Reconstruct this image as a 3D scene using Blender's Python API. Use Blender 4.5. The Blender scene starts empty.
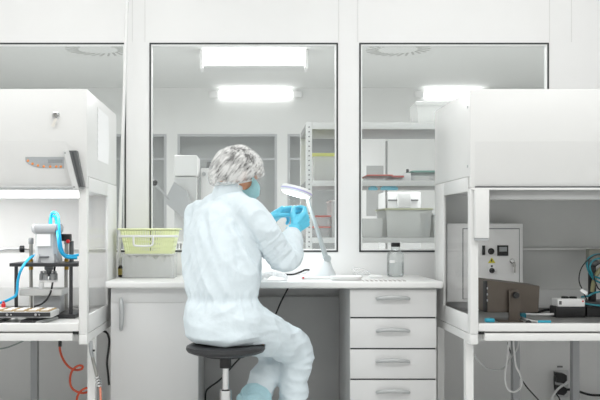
import bpy, bmesh, math, random
from mathutils import Vector, Matrix, noise
V = Vector
PI = math.pi
random.seed(7)
scene = bpy.context.scene
C = scene.collection

# ------------------------------------------------------------------ camera
EYE = 1.02
F_PX, CX, CY = 862.0, 250.0, 230.0
cam_d = bpy.data.cameras.new('camera')
cam = bpy.data.objects.new('camera', cam_d)
C.objects.link(cam)
cam.location = (0, 0, EYE)
cam.rotation_euler = (PI / 2, 0, 0)
cam_d.sensor_width = 36.0
cam_d.lens = F_PX / 600 * 36
cam_d.shift_x = (300 - CX) / 600
cam_d.shift_y = (CY - 200) / 600
cam_d.clip_start = 0.05
scene.camera = cam
scene.cycles.transparent_max_bounces = 32


def P(px, py, d):
    """a point of the place seen at px,py standing d metres into the room"""
    return V(((px - CX) * d / F_PX, d, EYE - (py - CY) * d / F_PX))


def PX(px, d): return (px - CX) * d / F_PX
def PZ(py, d): return EYE - (py - CY) * d / F_PX


# ------------------------------------------------------------------ materials
def lin(c):
    return tuple(((x / 255) / 12.92 if x / 255 <= 0.04045 else ((x / 255 + 0.055) / 1.055) ** 2.4) for x in c)


MATS = {}


def mat(name, rgb, rough=0.5, metal=0.0, var=0.03, scale=6.0, bump=0.0, bscale=40.0, coat=0.0,
        emit=None, estr=0.0, spec=0.5, sss=0.0):
    if name in MATS: return MATS[name]
    m = bpy.data.materials.new(name); m.use_nodes = True
    nt = m.node_tree; b = nt.nodes['Principled BSDF']
    c = lin(rgb)
    tc = nt.nodes.new('ShaderNodeTexCoord')
    nz = nt.nodes.new('ShaderNodeTexNoise'); nz.inputs['Scale'].default_value = scale
    nz.inputs['Detail'].default_value = 4
    nt.links.new(tc.outputs['Object'], nz.inputs['Vector'])
    mr = nt.nodes.new('ShaderNodeMapRange')
    mr.inputs[1].default_value = 0.3; mr.inputs[2].default_value = 0.7
    mr.inputs[3].default_value = 1 - var; mr.inputs[4].default_value = 1 + var
    nt.links.new(nz.outputs[0], mr.inputs[0])
    mx = nt.nodes.new('ShaderNodeMix'); mx.data_type = 'RGBA'; mx.blend_type = 'MULTIPLY'
    mx.inputs['Factor'].default_value = 1
    mx.inputs['A'].default_value = (*c, 1)
    nt.links.new(mr.outputs[0], mx.inputs['B'])
    nt.links.new(mx.outputs['Result'], b.inputs['Base Color'])
    b.inputs['Roughness'].default_value = rough
    b.inputs['Metallic'].default_value = metal
    b.inputs['Specular IOR Level'].default_value = spec
    b.inputs['Coat Weight'].default_value = coat
    if sss:
        b.inputs['Subsurface Weight'].default_value = sss
        b.inputs['Subsurface Radius'].default_value = (0.02, 0.02, 0.02)
    if bump:
        bn = nt.nodes.new('ShaderNodeTexNoise'); bn.inputs['Scale'].default_value = bscale
        bn.inputs['Detail'].default_value = 5
        nt.links.new(tc.outputs['Object'], bn.inputs['Vector'])
        bp = nt.nodes.new('ShaderNodeBump'); bp.inputs['Strength'].default_value = bump
        bp.inputs['Distance'].default_value = 0.01
        nt.links.new(bn.outputs[0], bp.inputs['Height'])
        nt.links.new(bp.outputs[0], b.inputs['Normal'])
    if emit:
        b.inputs['Emission Color'].default_value = (*lin(emit), 1)
        b.inputs['Emission Strength'].default_value = estr
    MATS[name] = m
    return m


def glassmat(name, rgb=(255, 255, 255), alpha=0.1, rough=0.03, film=(235, 238, 238), gloss=0.06, gmax=0.35):
    """thin pane: mostly see-through, a faint film of white and a reflection that grows at grazing angles"""
    if name in MATS: return MATS[name]
    m = bpy.data.materials.new(name); m.use_nodes = True
    nt = m.node_tree; nt.nodes.clear()
    out = nt.nodes.new('ShaderNodeOutputMaterial')
    tr = nt.nodes.new('ShaderNodeBsdfTransparent'); tr.inputs[0].default_value = (*lin(rgb), 1)
    df = nt.nodes.new('ShaderNodeBsdfDiffuse'); df.inputs[0].default_value = (*lin(film), 1)
    gl = nt.nodes.new('ShaderNodeBsdfGlossy'); gl.inputs['Roughness'].default_value = rough
    tc = nt.nodes.new('ShaderNodeTexCoord')
    nz = nt.nodes.new('ShaderNodeTexNoise'); nz.inputs['Scale'].default_value = 2.5
    nt.links.new(tc.outputs['Object'], nz.inputs['Vector'])
    mr = nt.nodes.new('ShaderNodeMapRange'); mr.inputs[3].default_value = alpha * 0.8; mr.inputs[4].default_value = alpha * 1.2
    nt.links.new(nz.outputs[0], mr.inputs[0])
    m1 = nt.nodes.new('ShaderNodeMixShader')
    nt.links.new(mr.outputs[0], m1.inputs[0])
    nt.links.new(tr.outputs[0], m1.inputs[1]); nt.links.new(df.outputs[0], m1.inputs[2])
    lw = nt.nodes.new('ShaderNodeLayerWeight'); lw.inputs['Blend'].default_value = 0.25
    ml = nt.nodes.new('ShaderNodeMapRange'); ml.inputs[3].default_value = gloss; ml.inputs[4].default_value = gmax
    nt.links.new(lw.outputs['Fresnel'], ml.inputs[0])
    m2 = nt.nodes.new('ShaderNodeMixShader')
    nt.links.new(ml.outputs[0], m2.inputs[0])
    nt.links.new(m1.outputs[0], m2.inputs[1]); nt.links.new(gl.outputs[0], m2.inputs[2])
    nt.links.new(m2.outputs[0], out.inputs[0])
    MATS[name] = m
    return m


wall_m = mat('wall_paint', (236, 236, 235), 0.45, var=0.008)
far_wall_m = mat('far_wall_paint', (222, 223, 221), 0.5, var=0.015)
ceil_m = mat('ceiling_paint', (222, 223, 221), 0.7, var=0.01)
floor_m = mat('floor_vinyl', (230, 231, 230), 0.35, var=0.04, scale=30)
seam_m = mat('seam', (214, 214, 212), 0.6)
base_m = mat('baseboard', (150, 150, 150), 0.5)
gasket_m = mat('dark_gasket', (58, 60, 60), 0.6, var=0.1, scale=20)
bead_m = mat('white_bead', (238, 239, 238), 0.3)
pane_m = glassmat('window_pane', (253, 254, 254), 0.05, 0.02, (232, 234, 233), 0.008)
hoodglass_m = glassmat('hood_glass', (255, 255, 255), 0.012, 0.05, (236, 238, 237), 0.008, 0.12)
hood_m = mat('hood_white_enamel', (226, 226, 224), 0.35, var=0.01)
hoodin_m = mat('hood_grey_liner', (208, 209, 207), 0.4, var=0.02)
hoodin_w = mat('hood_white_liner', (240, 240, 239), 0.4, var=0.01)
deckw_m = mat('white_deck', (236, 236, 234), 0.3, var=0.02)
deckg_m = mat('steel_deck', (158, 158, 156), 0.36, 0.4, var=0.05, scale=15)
lam_m = mat('worktop_laminate', (238, 238, 236), 0.3, var=0.01)
cab_m = mat('cabinet_laminate', (222, 222, 221), 0.45, var=0.01)
cabdark_m = mat('cabinet_carcass', (168, 168, 168), 0.55)
gap_m = mat('shadow_gap', (70, 70, 70), 0.7)
panel_m = mat('grey_laminate', (192, 192, 191), 0.5, var=0.02)
alu_m = mat('aluminium', (176, 178, 178), 0.35, 0.6, var=0.04, scale=20)
handle_m = mat('satin_handle', (186, 188, 188), 0.35, 0.25, var=0.03)
darkalu_m = mat('dark_aluminium', (104, 106, 107), 0.35, 0.5)
chrome_m = mat('chrome', (205, 205, 205), 0.12, 1.0, var=0.02)
steel_m = mat('steel', (165, 164, 160), 0.3, 0.8, var=0.05)
blacksteel_m = mat('black_steel', (58, 58, 60), 0.4, 0.4, var=0.05)
brass_m = mat('brass', (176, 140, 62), 0.3, 0.8, var=0.08)
black_m = mat('black_plastic', (24, 24, 25), 0.45, var=0.1)
blackrub_m = mat('black_rubber', (38, 38, 40), 0.55, var=0.06)
seat_m = mat('black_vinyl', (40, 41, 43), 0.42, var=0.08, bump=0.15, bscale=120)
whitepl_m = mat('white_plastic', (238, 238, 237), 0.35, var=0.01)
greypl_m = mat('grey_plastic', (172, 174, 176), 0.45, var=0.02)
lightgrey_m = mat('light_grey_paint', (208, 209, 208), 0.45, var=0.02)
orange_m = mat('orange_hose', (206, 82, 48), 0.4, var=0.05)
bluehose_m = mat('blue_hose', (20, 170, 220), 0.35, var=0.04)
tealhose_m = mat('teal_hose', (30, 128, 142), 0.35, var=0.05)
cyan_m = mat('cyan_plastic', (60, 178, 205), 0.4)
red_m = mat('red_plastic', (206, 40, 44), 0.4)
salmon_m = mat('salmon_lid', (226, 108, 92), 0.5)
teal_m = mat('teal_lid', (128, 176, 166), 0.5)
yellow_m = mat('yellow_lid', (220, 224, 120), 0.5)
warn_m = mat('warning_yellow', (222, 212, 60), 0.5)
btn_m = mat('orange_button', (238, 148, 62), 0.5)
ctrl_m = mat('control_grey', (170, 174, 177), 0.5, var=0.01)
disp_m = mat('display_grey', (150, 154, 155), 0.25)
paper_m = mat('paper', (246, 246, 246), 0.8, var=0.01)
lime_m = mat('lime_plastic', (241, 248, 198), 0.4, var=0.02, sss=0.15)
clear_m = glassmat('clear_plastic', (254, 254, 254), 0.10, 0.1, (250, 251, 251), 0.02)
milky_m = glassmat('milky_plastic', (254, 255, 254), 0.4, 0.15, (255, 255, 254), 0.02)
bottle_m = glassmat('bottle_glass', (248, 250, 250), 0.02, 0.02, (244, 244, 244), 0.06, 0.6)
amber_m = mat('dark_bottle', (52, 44, 34), 0.25)
gold_m = mat('gold_label', (196, 178, 96), 0.5)
brown_m = mat('brown_metal', (88, 80, 72), 0.42, 0.3, var=0.06, scale=14)
tan_m = mat('tan_blocks', (170, 146, 104), 0.6, var=0.15, scale=40)
olive_m = mat('olive_tube', (140, 138, 104), 0.5)
skin_m = mat('skin', (206, 150, 118), 0.5, var=0.05, sss=0.1)
hair_m = mat('dark_hair', (44, 40, 40), 0.6, var=0.2, scale=60)
glove_m = mat('nitrile_glove', (102, 206, 236), 0.4, var=0.05, scale=25, bump=0.1, bscale=60)
mask_m = mat('mask_cloth', (206, 248, 252), 0.7, var=0.03, scale=40, bump=0.1, bscale=90, sss=0.3)
suit_m = mat('coverall_cloth', (219, 230, 235), 0.75, var=0.03, scale=12, bump=0.35, bscale=28)
boot_m = mat('shoe_cover', (184, 222, 231), 0.7, var=0.05, scale=20, bump=0.4, bscale=40)
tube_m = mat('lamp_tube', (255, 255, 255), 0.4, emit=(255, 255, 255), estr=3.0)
lens_m = mat('lamp_led_ring', (255, 255, 255), 0.3, emit=(235, 250, 255), estr=5.0)
recess_m = mat('grey_partition', (176, 177, 176), 0.5, var=0.03, scale=2)
shelf_m = mat('shelf_steel', (224, 225, 223), 0.45, var=0.02)
shelfunder_m = mat('shelf_board_shaded', (122, 123, 122), 0.5)  # underside shade of the shelves put into the board's grey


def capmat():
    m = bpy.data.materials.new('bouffant_cap'); m.use_nodes = True
    nt = m.node_tree; nt.nodes.clear()
    out = nt.nodes.new('ShaderNodeOutputMaterial')
    tc = nt.nodes.new('ShaderNodeTexCoord')
    mr_ = nt.nodes.new('ShaderNodeMapping'); mr_.inputs['Rotation'].default_value = (0.0, 0.85, 0.0)
    mp = nt.nodes.new('ShaderNodeMapping'); mp.inputs['Scale'].default_value = (16, 70, 120)
    nt.links.new(tc.outputs['Object'], mr_.inputs[0]); nt.links.new(mr_.outputs[0], mp.inputs[0])
    n1 = nt.nodes.new('ShaderNodeTexNoise'); n1.inputs['Scale'].default_value = 1.0; n1.inputs['Detail'].default_value = 4
    nt.links.new(mp.outputs[0], n1.inputs['Vector'])
    n2 = nt.nodes.new('ShaderNodeTexNoise'); n2.inputs['Scale'].default_value = 17; n2.inputs['Detail'].default_value = 3
    nt.links.new(tc.outputs['Object'], n2.inputs['Vector'])
    ad = nt.nodes.new('ShaderNodeMath'); ad.operation = 'ADD'
    nt.links.new(n1.outputs[0], ad.inputs[0]); nt.links.new(n2.outputs[0], ad.inputs[1])
    mr = nt.nodes.new('ShaderNodeMapRange')
    mr.inputs[1].default_value = 0.78; mr.inputs[2].default_value = 1.16
    mr.inputs[3].default_value = 0.18; mr.inputs[4].default_value = 0.84
    nt.links.new(ad.outputs[0], mr.inputs[0])
    tr = nt.nodes.new('ShaderNodeBsdfTransparent')
    df = nt.nodes.new('ShaderNodeBsdfDiffuse'); df.inputs[0].default_value = (*lin((232, 232, 230)), 1)
    mx = nt.nodes.new('ShaderNodeMixShader')
    nt.links.new(mr.outputs[0], mx.inputs[0]); nt.links.new(tr.outputs[0], mx.inputs[1]); nt.links.new(df.outputs[0], mx.inputs[2])
    nt.links.new(mx.outputs[0], out.inputs[0])
    return m


cap_m = capmat()


def dotmat():
    m = bpy.data.materials.new('dotted_sheet'); m.use_nodes = True
    nt = m.node_tree; b = nt.nodes['Principled BSDF']
    tc = nt.nodes.new('ShaderNodeTexCoord')
    vo = nt.nodes.new('ShaderNodeTexVoronoi'); vo.inputs['Scale'].default_value = 44; vo.inputs['Randomness'].default_value = 0.2
    vo.voronoi_dimensions = '2D'
    nt.links.new(tc.outputs['Object'], vo.inputs['Vector'])
    cr = nt.nodes.new('ShaderNodeValToRGB')
    cr.color_ramp.elements[0].position = 0.30; cr.color_ramp.elements[0].color = (*lin((112, 92, 86)), 1)
    cr.color_ramp.elements[1].position = 0.38; cr.color_ramp.elements[1].color = (*lin((236, 236, 234)), 1)
    nt.links.new(vo.outputs['Distance'], cr.inputs[0])
    nt.links.new(cr.outputs[0], b.inputs['Base Color'])
    b.inputs['Roughness'].default_value = 0.5
    return m


dot_m = dotmat()

# ------------------------------------------------------------------ mesh builder
ORG = {}


def catmull(pts, k=8, closed=False):
    pts = [V(p) for p in pts]
    n = len(pts); out = []
    for i in range(n - 1):
        p0 = pts[max(i - 1, 0)]; p1 = pts[i]; p2 = pts[i + 1]; p3 = pts[min(i + 2, n - 1)]
        for j in range(k):
            t = j / k
            out.append(0.5 * ((2 * p1) + (p2 - p0) * t + (2 * p0 - 5 * p1 + 4 * p2 - p3) * t * t + (3 * p1 - p0 - 3 * p2 + p3) * t ** 3))
    out.append(pts[-1])
    return out


class MB:
    def __init__(self):
        self.bm = bmesh.new()

    def box(self, x0, x1, y0, y1, z0, z1, bev=0.0, seg=2, M=None):
        r = bmesh.ops.create_cube(self.bm, size=1)
        vs = r['verts']
        for v in vs:
            v.co = V((x0 + (v.co.x + .5) * (x1 - x0), y0 + (v.co.y + .5) * (y1 - y0), z0 + (v.co.z + .5) * (z1 - z0)))
        if M is not None:
            for v in vs: v.co = M @ v.co
        if bev > 0:
            es = list({e for v in vs for e in v.link_edges})
            bmesh.ops.bevel(self.bm, geom=es, offset=bev, segments=seg, affect='EDGES', profile=0.5)
        return self

    def ring(self, c, ax1, ax2, n):
        return [self.bm.verts.new(c + ax1 * math.cos(2 * PI * i / n) + ax2 * math.sin(2 * PI * i / n)) for i in range(n)]

    def bridge(self, a, b):
        n = len(a)
        for i in range(n):
            self.bm.faces.new((a[i], a[(i + 1) % n], b[(i + 1) % n], b[i]))

    def cap(self, r, flip=False):
        self.bm.faces.new(r[::-1] if not flip else r)

    def cyl(self, p0, p1, r0, r1=None, n=20):
        p0, p1 = V(p0), V(p1); r1 = r0 if r1 is None else r1
        d = (p1 - p0).normalized()
        a = d.orthogonal().normalized(); b = d.cross(a)
        A = self.ring(p0, a * r0, b * r0, n); B = self.ring(p1, a * r1, b * r1, n)
        self.bridge(A, B); self.cap(A); self.cap(B, True)
        return self

    def tube(self, pts, r, n=8, k=6, smooth=True):
        """r: number or list of radii, one per given point"""
        m = len(pts)
        rs = [r] * m if not isinstance(r, (list, tuple)) else list(r)
        if smooth and m > 2:
            q = catmull(pts, k); rr = [c.x for c in catmull([(x, 0, 0) for x in rs], k)]
        else:
            q = [V(p) for p in pts]; rr = rs
        prev = None; last = None
        for i, p in enumerate(q):
            t = (q[min(i + 1, len(q) - 1)] - q[max(i - 1, 0)])
            if t.length < 1e-9: t = V((0, 0, 1))
            t.normalize()
            if prev is None: a = t.orthogonal().normalized()
            else:
                a = prev - t * prev.dot(t)
                a = a.normalized() if a.length > 1e-6 else t.orthogonal().normalized()
            prev = a; b = t.cross(a)
            R = self.ring(p, a * rr[i], b * rr[i], n)
            if last: self.bridge(last, R)
            else: self.cap(R)
            last = R
        self.cap(last, True)
        return self

    def lathe(self, prof, c, axis=(0, 0, 1), n=28):
        c = V(c); d = V(axis).normalized(); a = d.orthogonal().normalized(); b = d.cross(a)
        last = None
        for (r, h) in prof:
            R = self.ring(c + d * h, a * max(r, 1e-5), b * max(r, 1e-5), n)
            if last: self.bridge(last, R)
            else: self.cap(R)
            last = R
        self.cap(last, True)
        return self

    def loft(self, rings, n=32):
        """rings: (center, axis1, axis2)"""
        last = None
        for (c, a, b) in rings:
            R = self.ring(V(c), V(a), V(b), n)
            if last: self.bridge(last, R)
            else: self.cap(R)
            last = R
        self.cap(last, True)
        return self

    def ell(self, c, ax, u=24, v=14):
        """ax: three Vectors (semi-axes)"""
        r = bmesh.ops.create_uvsphere(self.bm, u_segments=u, v_segments=v, radius=1)
        c = V(c); a, b, d = [V(x) for x in ax]
        for q in r['verts']:
            q.co = c + a * q.co.x + b * q.co.y + d * q.co.z
        return self

    def sph(self, c, r, u=16, v=10):
        return self.ell(c, ((r, 0, 0), (0, r, 0), (0, 0, r)), u, v)

    def prism(self, poly, ext):
        """poly: list of 3D points, ext: vector"""
        e = V(ext)
        A = [self.bm.verts.new(V(p)) for p in poly]; B = [self.bm.verts.new(V(p) + e) for p in poly]
        self.bm.faces.new(A[::-1]); self.bm.faces.new(B); self.bridge(A, B)
        return self

    def capsule(self, p0, p1, r0, r1, n=12):
        p0, p1 = V(p0), V(p1)
        if (p1 - p0).length > 1e-5: self.cyl(p0, p1, r0, r1, n)
        self.sph(p0, r0, n, 8); self.sph(p1, r1, n, 8)
        return self

    def mesh(self, name):
        bmesh.ops.recalc_face_normals(self.bm, faces=self.bm.faces[:])
        me = bpy.data.meshes.new(name); self.bm.to_mesh(me); self.bm.free()
        return me

    def build(self, name, m, parent=None, label=None, angle=38):
        return link_mesh(self.mesh(name), name, m, parent, label, angle)


def link_mesh(me, name, m, parent=None, label=None, angle=38):
    me.materials.clear(); me.materials.append(m)
    me.polygons.foreach_set('use_smooth', [True] * len(me.polygons))
    me.set_sharp_from_angle(angle=math.radians(angle))
    o = bpy.data.objects.new(name, me); C.objects.link(o)
    if parent is not None:
        org = ORG[parent]
        o.parent = parent
    else:
        xs = [v.co for v in me.vertices]
        org = V(((min(p.x for p in xs) + max(p.x for p in xs)) / 2, (min(p.y for p in xs) + max(p.y for p in xs)) / 2, min(p.z for p in xs)))
        o.location = org
    me.transform(Matrix.Translation(-org))
    ORG[o] = org
    if label: o['label'] = label
    return o


def tag(o, label, cat, group=None, kind=None):
    o['label'] = label; o['category'] = cat
    if group: o['group'] = group
    if kind: o['kind'] = kind
    return o


def thing(name, label, cat, loc, group=None):
    o = bpy.data.objects.new(name, None); C.objects.link(o)
    o.location = loc; o.empty_display_size = 0.05
    ORG[o] = V(loc)
    return tag(o, label, cat, group)


def struct(o, label=None):
    o['kind'] = 'structure'
    if label: o['label'] = label
    return o


KIDS = {}


def copy_tree(o, loc=None, label=None, parent=None):
    c = o.copy(); C.objects.link(c)
    ORG[c] = ORG[o]
    if parent is not None: c.parent = parent
    if loc is not None: c.location = loc
    if label: c['label'] = label
    for ch in [x for x in list(C.objects) if x.parent == o]:
        copy_tree(ch, parent=c)
    return c


# ------------------------------------------------------------------ room shell
RX0, RX1, RY0, RYW, RYF, RZ = -2.7, 3.0, -1.6, 4.80, 12.0, 3.0
struct(MB().box(RX0 - 1.6, RX1 + 1.6, RY0, RYF, -0.1, 0).build('floor', floor_m))
struct(MB().box(RX0 - 1.6, RX1 + 1.6, RY0, RYF, RZ, RZ + 0.1).build('ceiling', ceil_m))
struct(MB().box(RX0 - 0.1, RX0, RY0, RYW, 0, RZ).build('wall_left', wall_m))
struct(MB().box(RX1, RX1 + 0.1, RY0, RYW, 0, RZ).build('wall_right', wall_m))
struct(MB().box(RX0 - 0.1, RX1 + 0.1, RY0 - 0.1, RY0, 0, RZ).build('wall_rear', wall_m))
WZ0, WZ1 = 0.8975, 2.062
WIN = [(-1.74, -0.690), (-0.560, 0.490), (0.608, 1.664)]
w = MB()
T = 0.08
w.box(RX0, RX1, RYW, RYW + T, 0, WZ0)
w.box(RX0, RX1, RYW, RYW + T, WZ1, RZ)
xs = [RX0] + [x for p in WIN for x in p] + [RX1]
for i in range(0, len(xs), 2): w.box(xs[i], xs[i + 1], RYW, RYW + T, WZ0, WZ1)
bmesh.ops.remove_doubles(w.bm, verts=w.bm.verts[:], dist=1e-5)
struct(w.build('wall_front', wall_m))
struct(MB().box(RX0, RX1, RYW - 0.012, RYW, 0, 0.065).build('baseboard_front', base_m))
# panel joints of the clean-room wall
n = 0
for x in (-0.655, -0.585, 0.494, 0.612 - 0.012, 1.668, 1.79):
    n += 1
    struct(MB().box(x - 0.0012, x + 0.0012, RYW - 0.0015, RYW + 0.001, WZ1 + 0.004, RZ - 0.001).build('trim_%d' % n, seam_m))
for i, (x0, x1) in enumerate(WIN):
    g = struct(MB().box(x0 + 0.012, x1 - 0.012, RYW + 0.006, RYW + 0.012, WZ0 + 0.012, WZ1 - 0.012).build('window_%d' % (i + 1), pane_m))
    f = MB()
    a, b = 0.0085, RYW - 0.004
    f.box(x0, x1, b, b + 0.03, WZ1 - a, WZ1); f.box(x0, x1, b, b + 0.03, WZ0, WZ0 + a)
    f.box(x0, x0 + a, b, b + 0.03, WZ0 + a, WZ1 - a); f.box(x1 - a, x1, b, b + 0.03, WZ0 + a, WZ1 - a)
    f.build('window_gasket', gasket_m, g, 'dark rubber gasket')
    f = MB()
    X0, X1, Z0, Z1 = x0 + a, x1 - a, WZ0 + a, WZ1 - a
    q = 0.008; b = RYW - 0.002
    f.box(X0, X1, b, b + 0.026, Z1 - q, Z1, 0.002); f.box(X0, X1, b, b + 0.026, Z0, Z0 + q, 0.002)
    f.box(X0, X0 + q, b, b + 0.026, Z0 + q, Z1 - q, 0.002); f.box(X1 - q, X1, b, b + 0.026, Z0 + q, Z1 - q, 0.002)
    f.build('window_frame', bead_m, g)

# ---------------- room beyond the glass
struct(MB().box(RX0 - 1.6, RX0 - 1.5, RYW + T, RYF, 0, RZ).build('wall_far_left', far_wall_m))
struct(MB().box(RX1 + 1.5, RX1 + 1.6, RYW + T, RYF, 0, RZ).build('wall_far_right', far_wall_m))
FZ = PZ(134, RYF)
OPEN = [(PX(100, RYF), PX(166.5, RYF)), (PX(177.5, RYF), PX(277, RYF)), (PX(287.5, RYF), PX(345, RYF))]
f = MB()
f.box(RX0 - 1.6, RX1 + 1.6, RYF, RYF + 0.1, FZ, RZ)
f.box(RX0 - 1.6, RX1 + 1.6, RYF, RYF + 0.1, 0, 0.2)
xs = [RX0 - 1.6] + [x for p in OPEN for x in p] + [RX1 + 1.6]
for i in range(0, len(xs), 2): f.box(xs[i], xs[i + 1], RYF, RYF + 0.1, 0.2, FZ)
bmesh.ops.remove_doubles(f.bm, verts=f.bm.verts[:], dist=1e-5)
struct(f.build('wall_far', far_wall_m))
struct(MB().box(RX0 - 1.6, RX1 + 1.6, RYF + 0.5, RYF + 0.6, 0, RZ).build('wall_far_back', recess_m))
for i, (x0, x1) in enumerate(OPEN):
    g = struct(MB().box(x0, x1, RYF + 0.03, RYF + 0.04, 0.2, FZ).build('window_%d' % (i + 4), pane_m))
    fr = MB()
    e = 0.035
    fr.box(x0, x0 + e, RYF - 0.005, RYF + 0.06, 0.2, FZ); fr.box(x1 - e, x1, RYF - 0.005, RYF + 0.06, 0.2, FZ)
    fr.box(x0 + e, x1 - e, RYF - 0.005, RYF + 0.06, FZ - e, FZ)
    fr.box(x0 + e, x1 - e, RYF + 0.0, RYF + 0.05, PZ(160, RYF), PZ(158, RYF))
    fr.build('window_frame', greypl_m, g)


dz1, dz0 = PZ(166, RYF), PZ(216, RYF)
g = struct(MB().box(PX(357, RYF), PX(385, RYF), RYF - .04, RYF - .001, 0.0, FZ, .004).build('door_1', whitepl_m))
MB().box(PX(366, RYF), PX(383, RYF), RYF - .046, RYF - .04, dz0, dz1, .002).build('door_pane', recess_m, g, 'grey pane')


def strip_light(px0, px1, py0, py1, d, label):
    x0, x1 = PX(px0, d), PX(px1, d)
    z0, z1 = PZ(py1, d), PZ(py0, d)
    t = thing('ceiling_light', label, 'light', ((x0 + x1) / 2, d + 0.1, z1), 'lights of the room behind the windows')
    MB().box(x0 + .03, x1 - .03, d - 0.0, d + 0.16, z0 + 0.03, z1, 0.01).build('diffuser', tube_m, t)
    MB().box(x0 + .04, x1 - .04, d - 0.02, d + 0.2, z0 + 0.008, z0 + 0.03, 0.004).build('tray', lightgrey_m, t)
    for xx in (x0, x1 - 0.03):
        MB().box(xx, xx + 0.03, d - 0.03, d + 0.21, z0 - 0.01, z1, 0.006).build('end_cap', whitepl_m, t)
    return t


strip_light(200, 308, 50, 68, 9.45, 'long white ceiling luminaire with hooked end caps behind the middle window')


def reflection_strip(px0, px1, py0, py1, d, label):  # lamp reflection on the far wall, added as a glowing strip
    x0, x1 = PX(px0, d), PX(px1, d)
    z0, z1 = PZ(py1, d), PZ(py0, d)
    t = thing('reflection_strip', label, 'light', ((x0 + x1) / 2, d, z0), 'lights of the room behind the windows')
    MB().box(x0 + 0.14, x1 - 0.14, d - 0.07, d - 0.001, z0, z1, 0.02).build('tube', tube_m, t)  # emissive band of the reflection, no real tube
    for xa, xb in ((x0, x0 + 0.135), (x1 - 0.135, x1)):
        MB().box(xa, xb, d - 0.06, d - 0.001, z0 + 0.01, z1 - 0.01, 0.02).build('end_cap', whitepl_m, t)  # white ends of the reflected band


reflection_strip(209, 302, 91, 98.5, RYF, 'glowing strip for a lamp reflection high on the far wall, below the long ceiling luminaire')
reflection_strip(414, 492, 91, 98.5, RYF, 'glowing strip for a lamp reflection behind the right window, above the milky tub')


def swirl_vent(px, label):
    d = 9.4
    x = PX(px, d); z = RZ
    t = thing('ceiling_vent', label, 'vent', (x, d, z - 0.02), 'swirl vents in the far ceiling')
    MB().box(x - .42, x + .42, d - .42, d + .42, z - 0.012, z - 0.001, 0.003).build('plate', ceil_m, t)
    s = MB()
    for k in range(24):
        a = 2 * PI * k / 24
        M = Matrix.Translation((x, d, z - 0.014)) @ Matrix.Rotation(a, 4, 'Z') @ Matrix.Translation((0.28, 0, 0)) @ Matrix.Rotation(0.5, 4, 'Z')
        s.box(-0.075, 0.075, -0.012, 0.012, -0.002, 0.002, M=M)
    s.build('slots', mat('slot_grey', (176, 177, 174), 0.6), t)


swirl_vent(398, 'round pattern of slots in the ceiling behind the right window')
swirl_vent(98, 'round pattern of slots in the ceiling behind the left window')

# far lab bench under the sill, carrying the instrument
bench = thing('lab_bench', 'low white bench behind the middle window, under the tall white instrument', 'bench', (-0.55, 5.6, 0))
MB().box(-1.6, 0.15, 5.2, 6.0, 0.77, 0.80, 0.005).build('bench_top', lam_m, bench)
for x in (-1.56, 0.07):
    for y in (5.24, 5.92): MB().box(x, x + .04, y, y + .04, 0, 0.77).build('leg', greypl_m, bench)

D = 5.6
ins = thing('lab_instrument', 'tall white instrument with slanted grey cover behind the middle window', 'instrument', (PX(186, D), D, 0.80))
MB().box(PX(174, D), PX(197.5, D), D, D + 0.3, PZ(176, D), PZ(155, D), 0.012).build('head', whitepl_m, ins)
MB().box(PX(174, D), PX(196.5, D), D + 0.01, D + 0.29, 0.80, PZ(176.5, D), 0.008).build('body', lightgrey_m, ins)
dd = D - 0.11
MB().prism([P(174, 182, dd), P(186, 190, dd), P(197, 224, dd), P(190, 224, dd), P(164, 202, dd)], (0, 0.1, 0)).build('slanted_cover', greypl_m, ins)
MB().tube([P(155, 184, dd), P(169, 199, dd)], 0.006, smooth=False).build('lever', greypl_m, ins)
MB().sph(P(154.5, 183, dd), 0.02).build('lever_knob', black_m, ins)
D = 5.75
ins2 = thing('freezer_box', 'narrow white upright box beside the tall instrument, half hidden by the worker', 'box', (PX(206, D), D, 0.80))
MB().box(PX(200.5, D), PX(214, D), D, D + 0.28, 0.80, PZ(168, D), 0.01).build('body', whitepl_m, ins2)
MB().lathe([(0.012, 0), (0.014, 0.01), (0.012, 0.02), (0, 0.02)], P(204, 174, D - 0.001), (0, -1, 0), 12).build('dial', greypl_m, ins2)
MB().cyl(P(209, 169, D + 0.1), P(209, 162, D + 0.1), 0.02, 0.015).build('stub', darkalu_m, ins2)
D = 5.3
rk = MB()
rk.box(PX(167, D), PX(189, D), D, D + 0.12, 0.80, PZ(249, D))
rk.box(PX(167, D), PX(189, D), D, D + 0.12, PZ(243.5, D), PZ(242, D))
for k in range(8):
    x = PX(167.0 + k * 2.9, D); rk.box(x, x + 0.009, D, D + 0.12, PZ(249, D), PZ(243.5, D))
tag(rk.build('slotted_rack', whitepl_m), 'white rack with upright slots behind the glass, beside the lime basket', 'rack')

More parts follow.
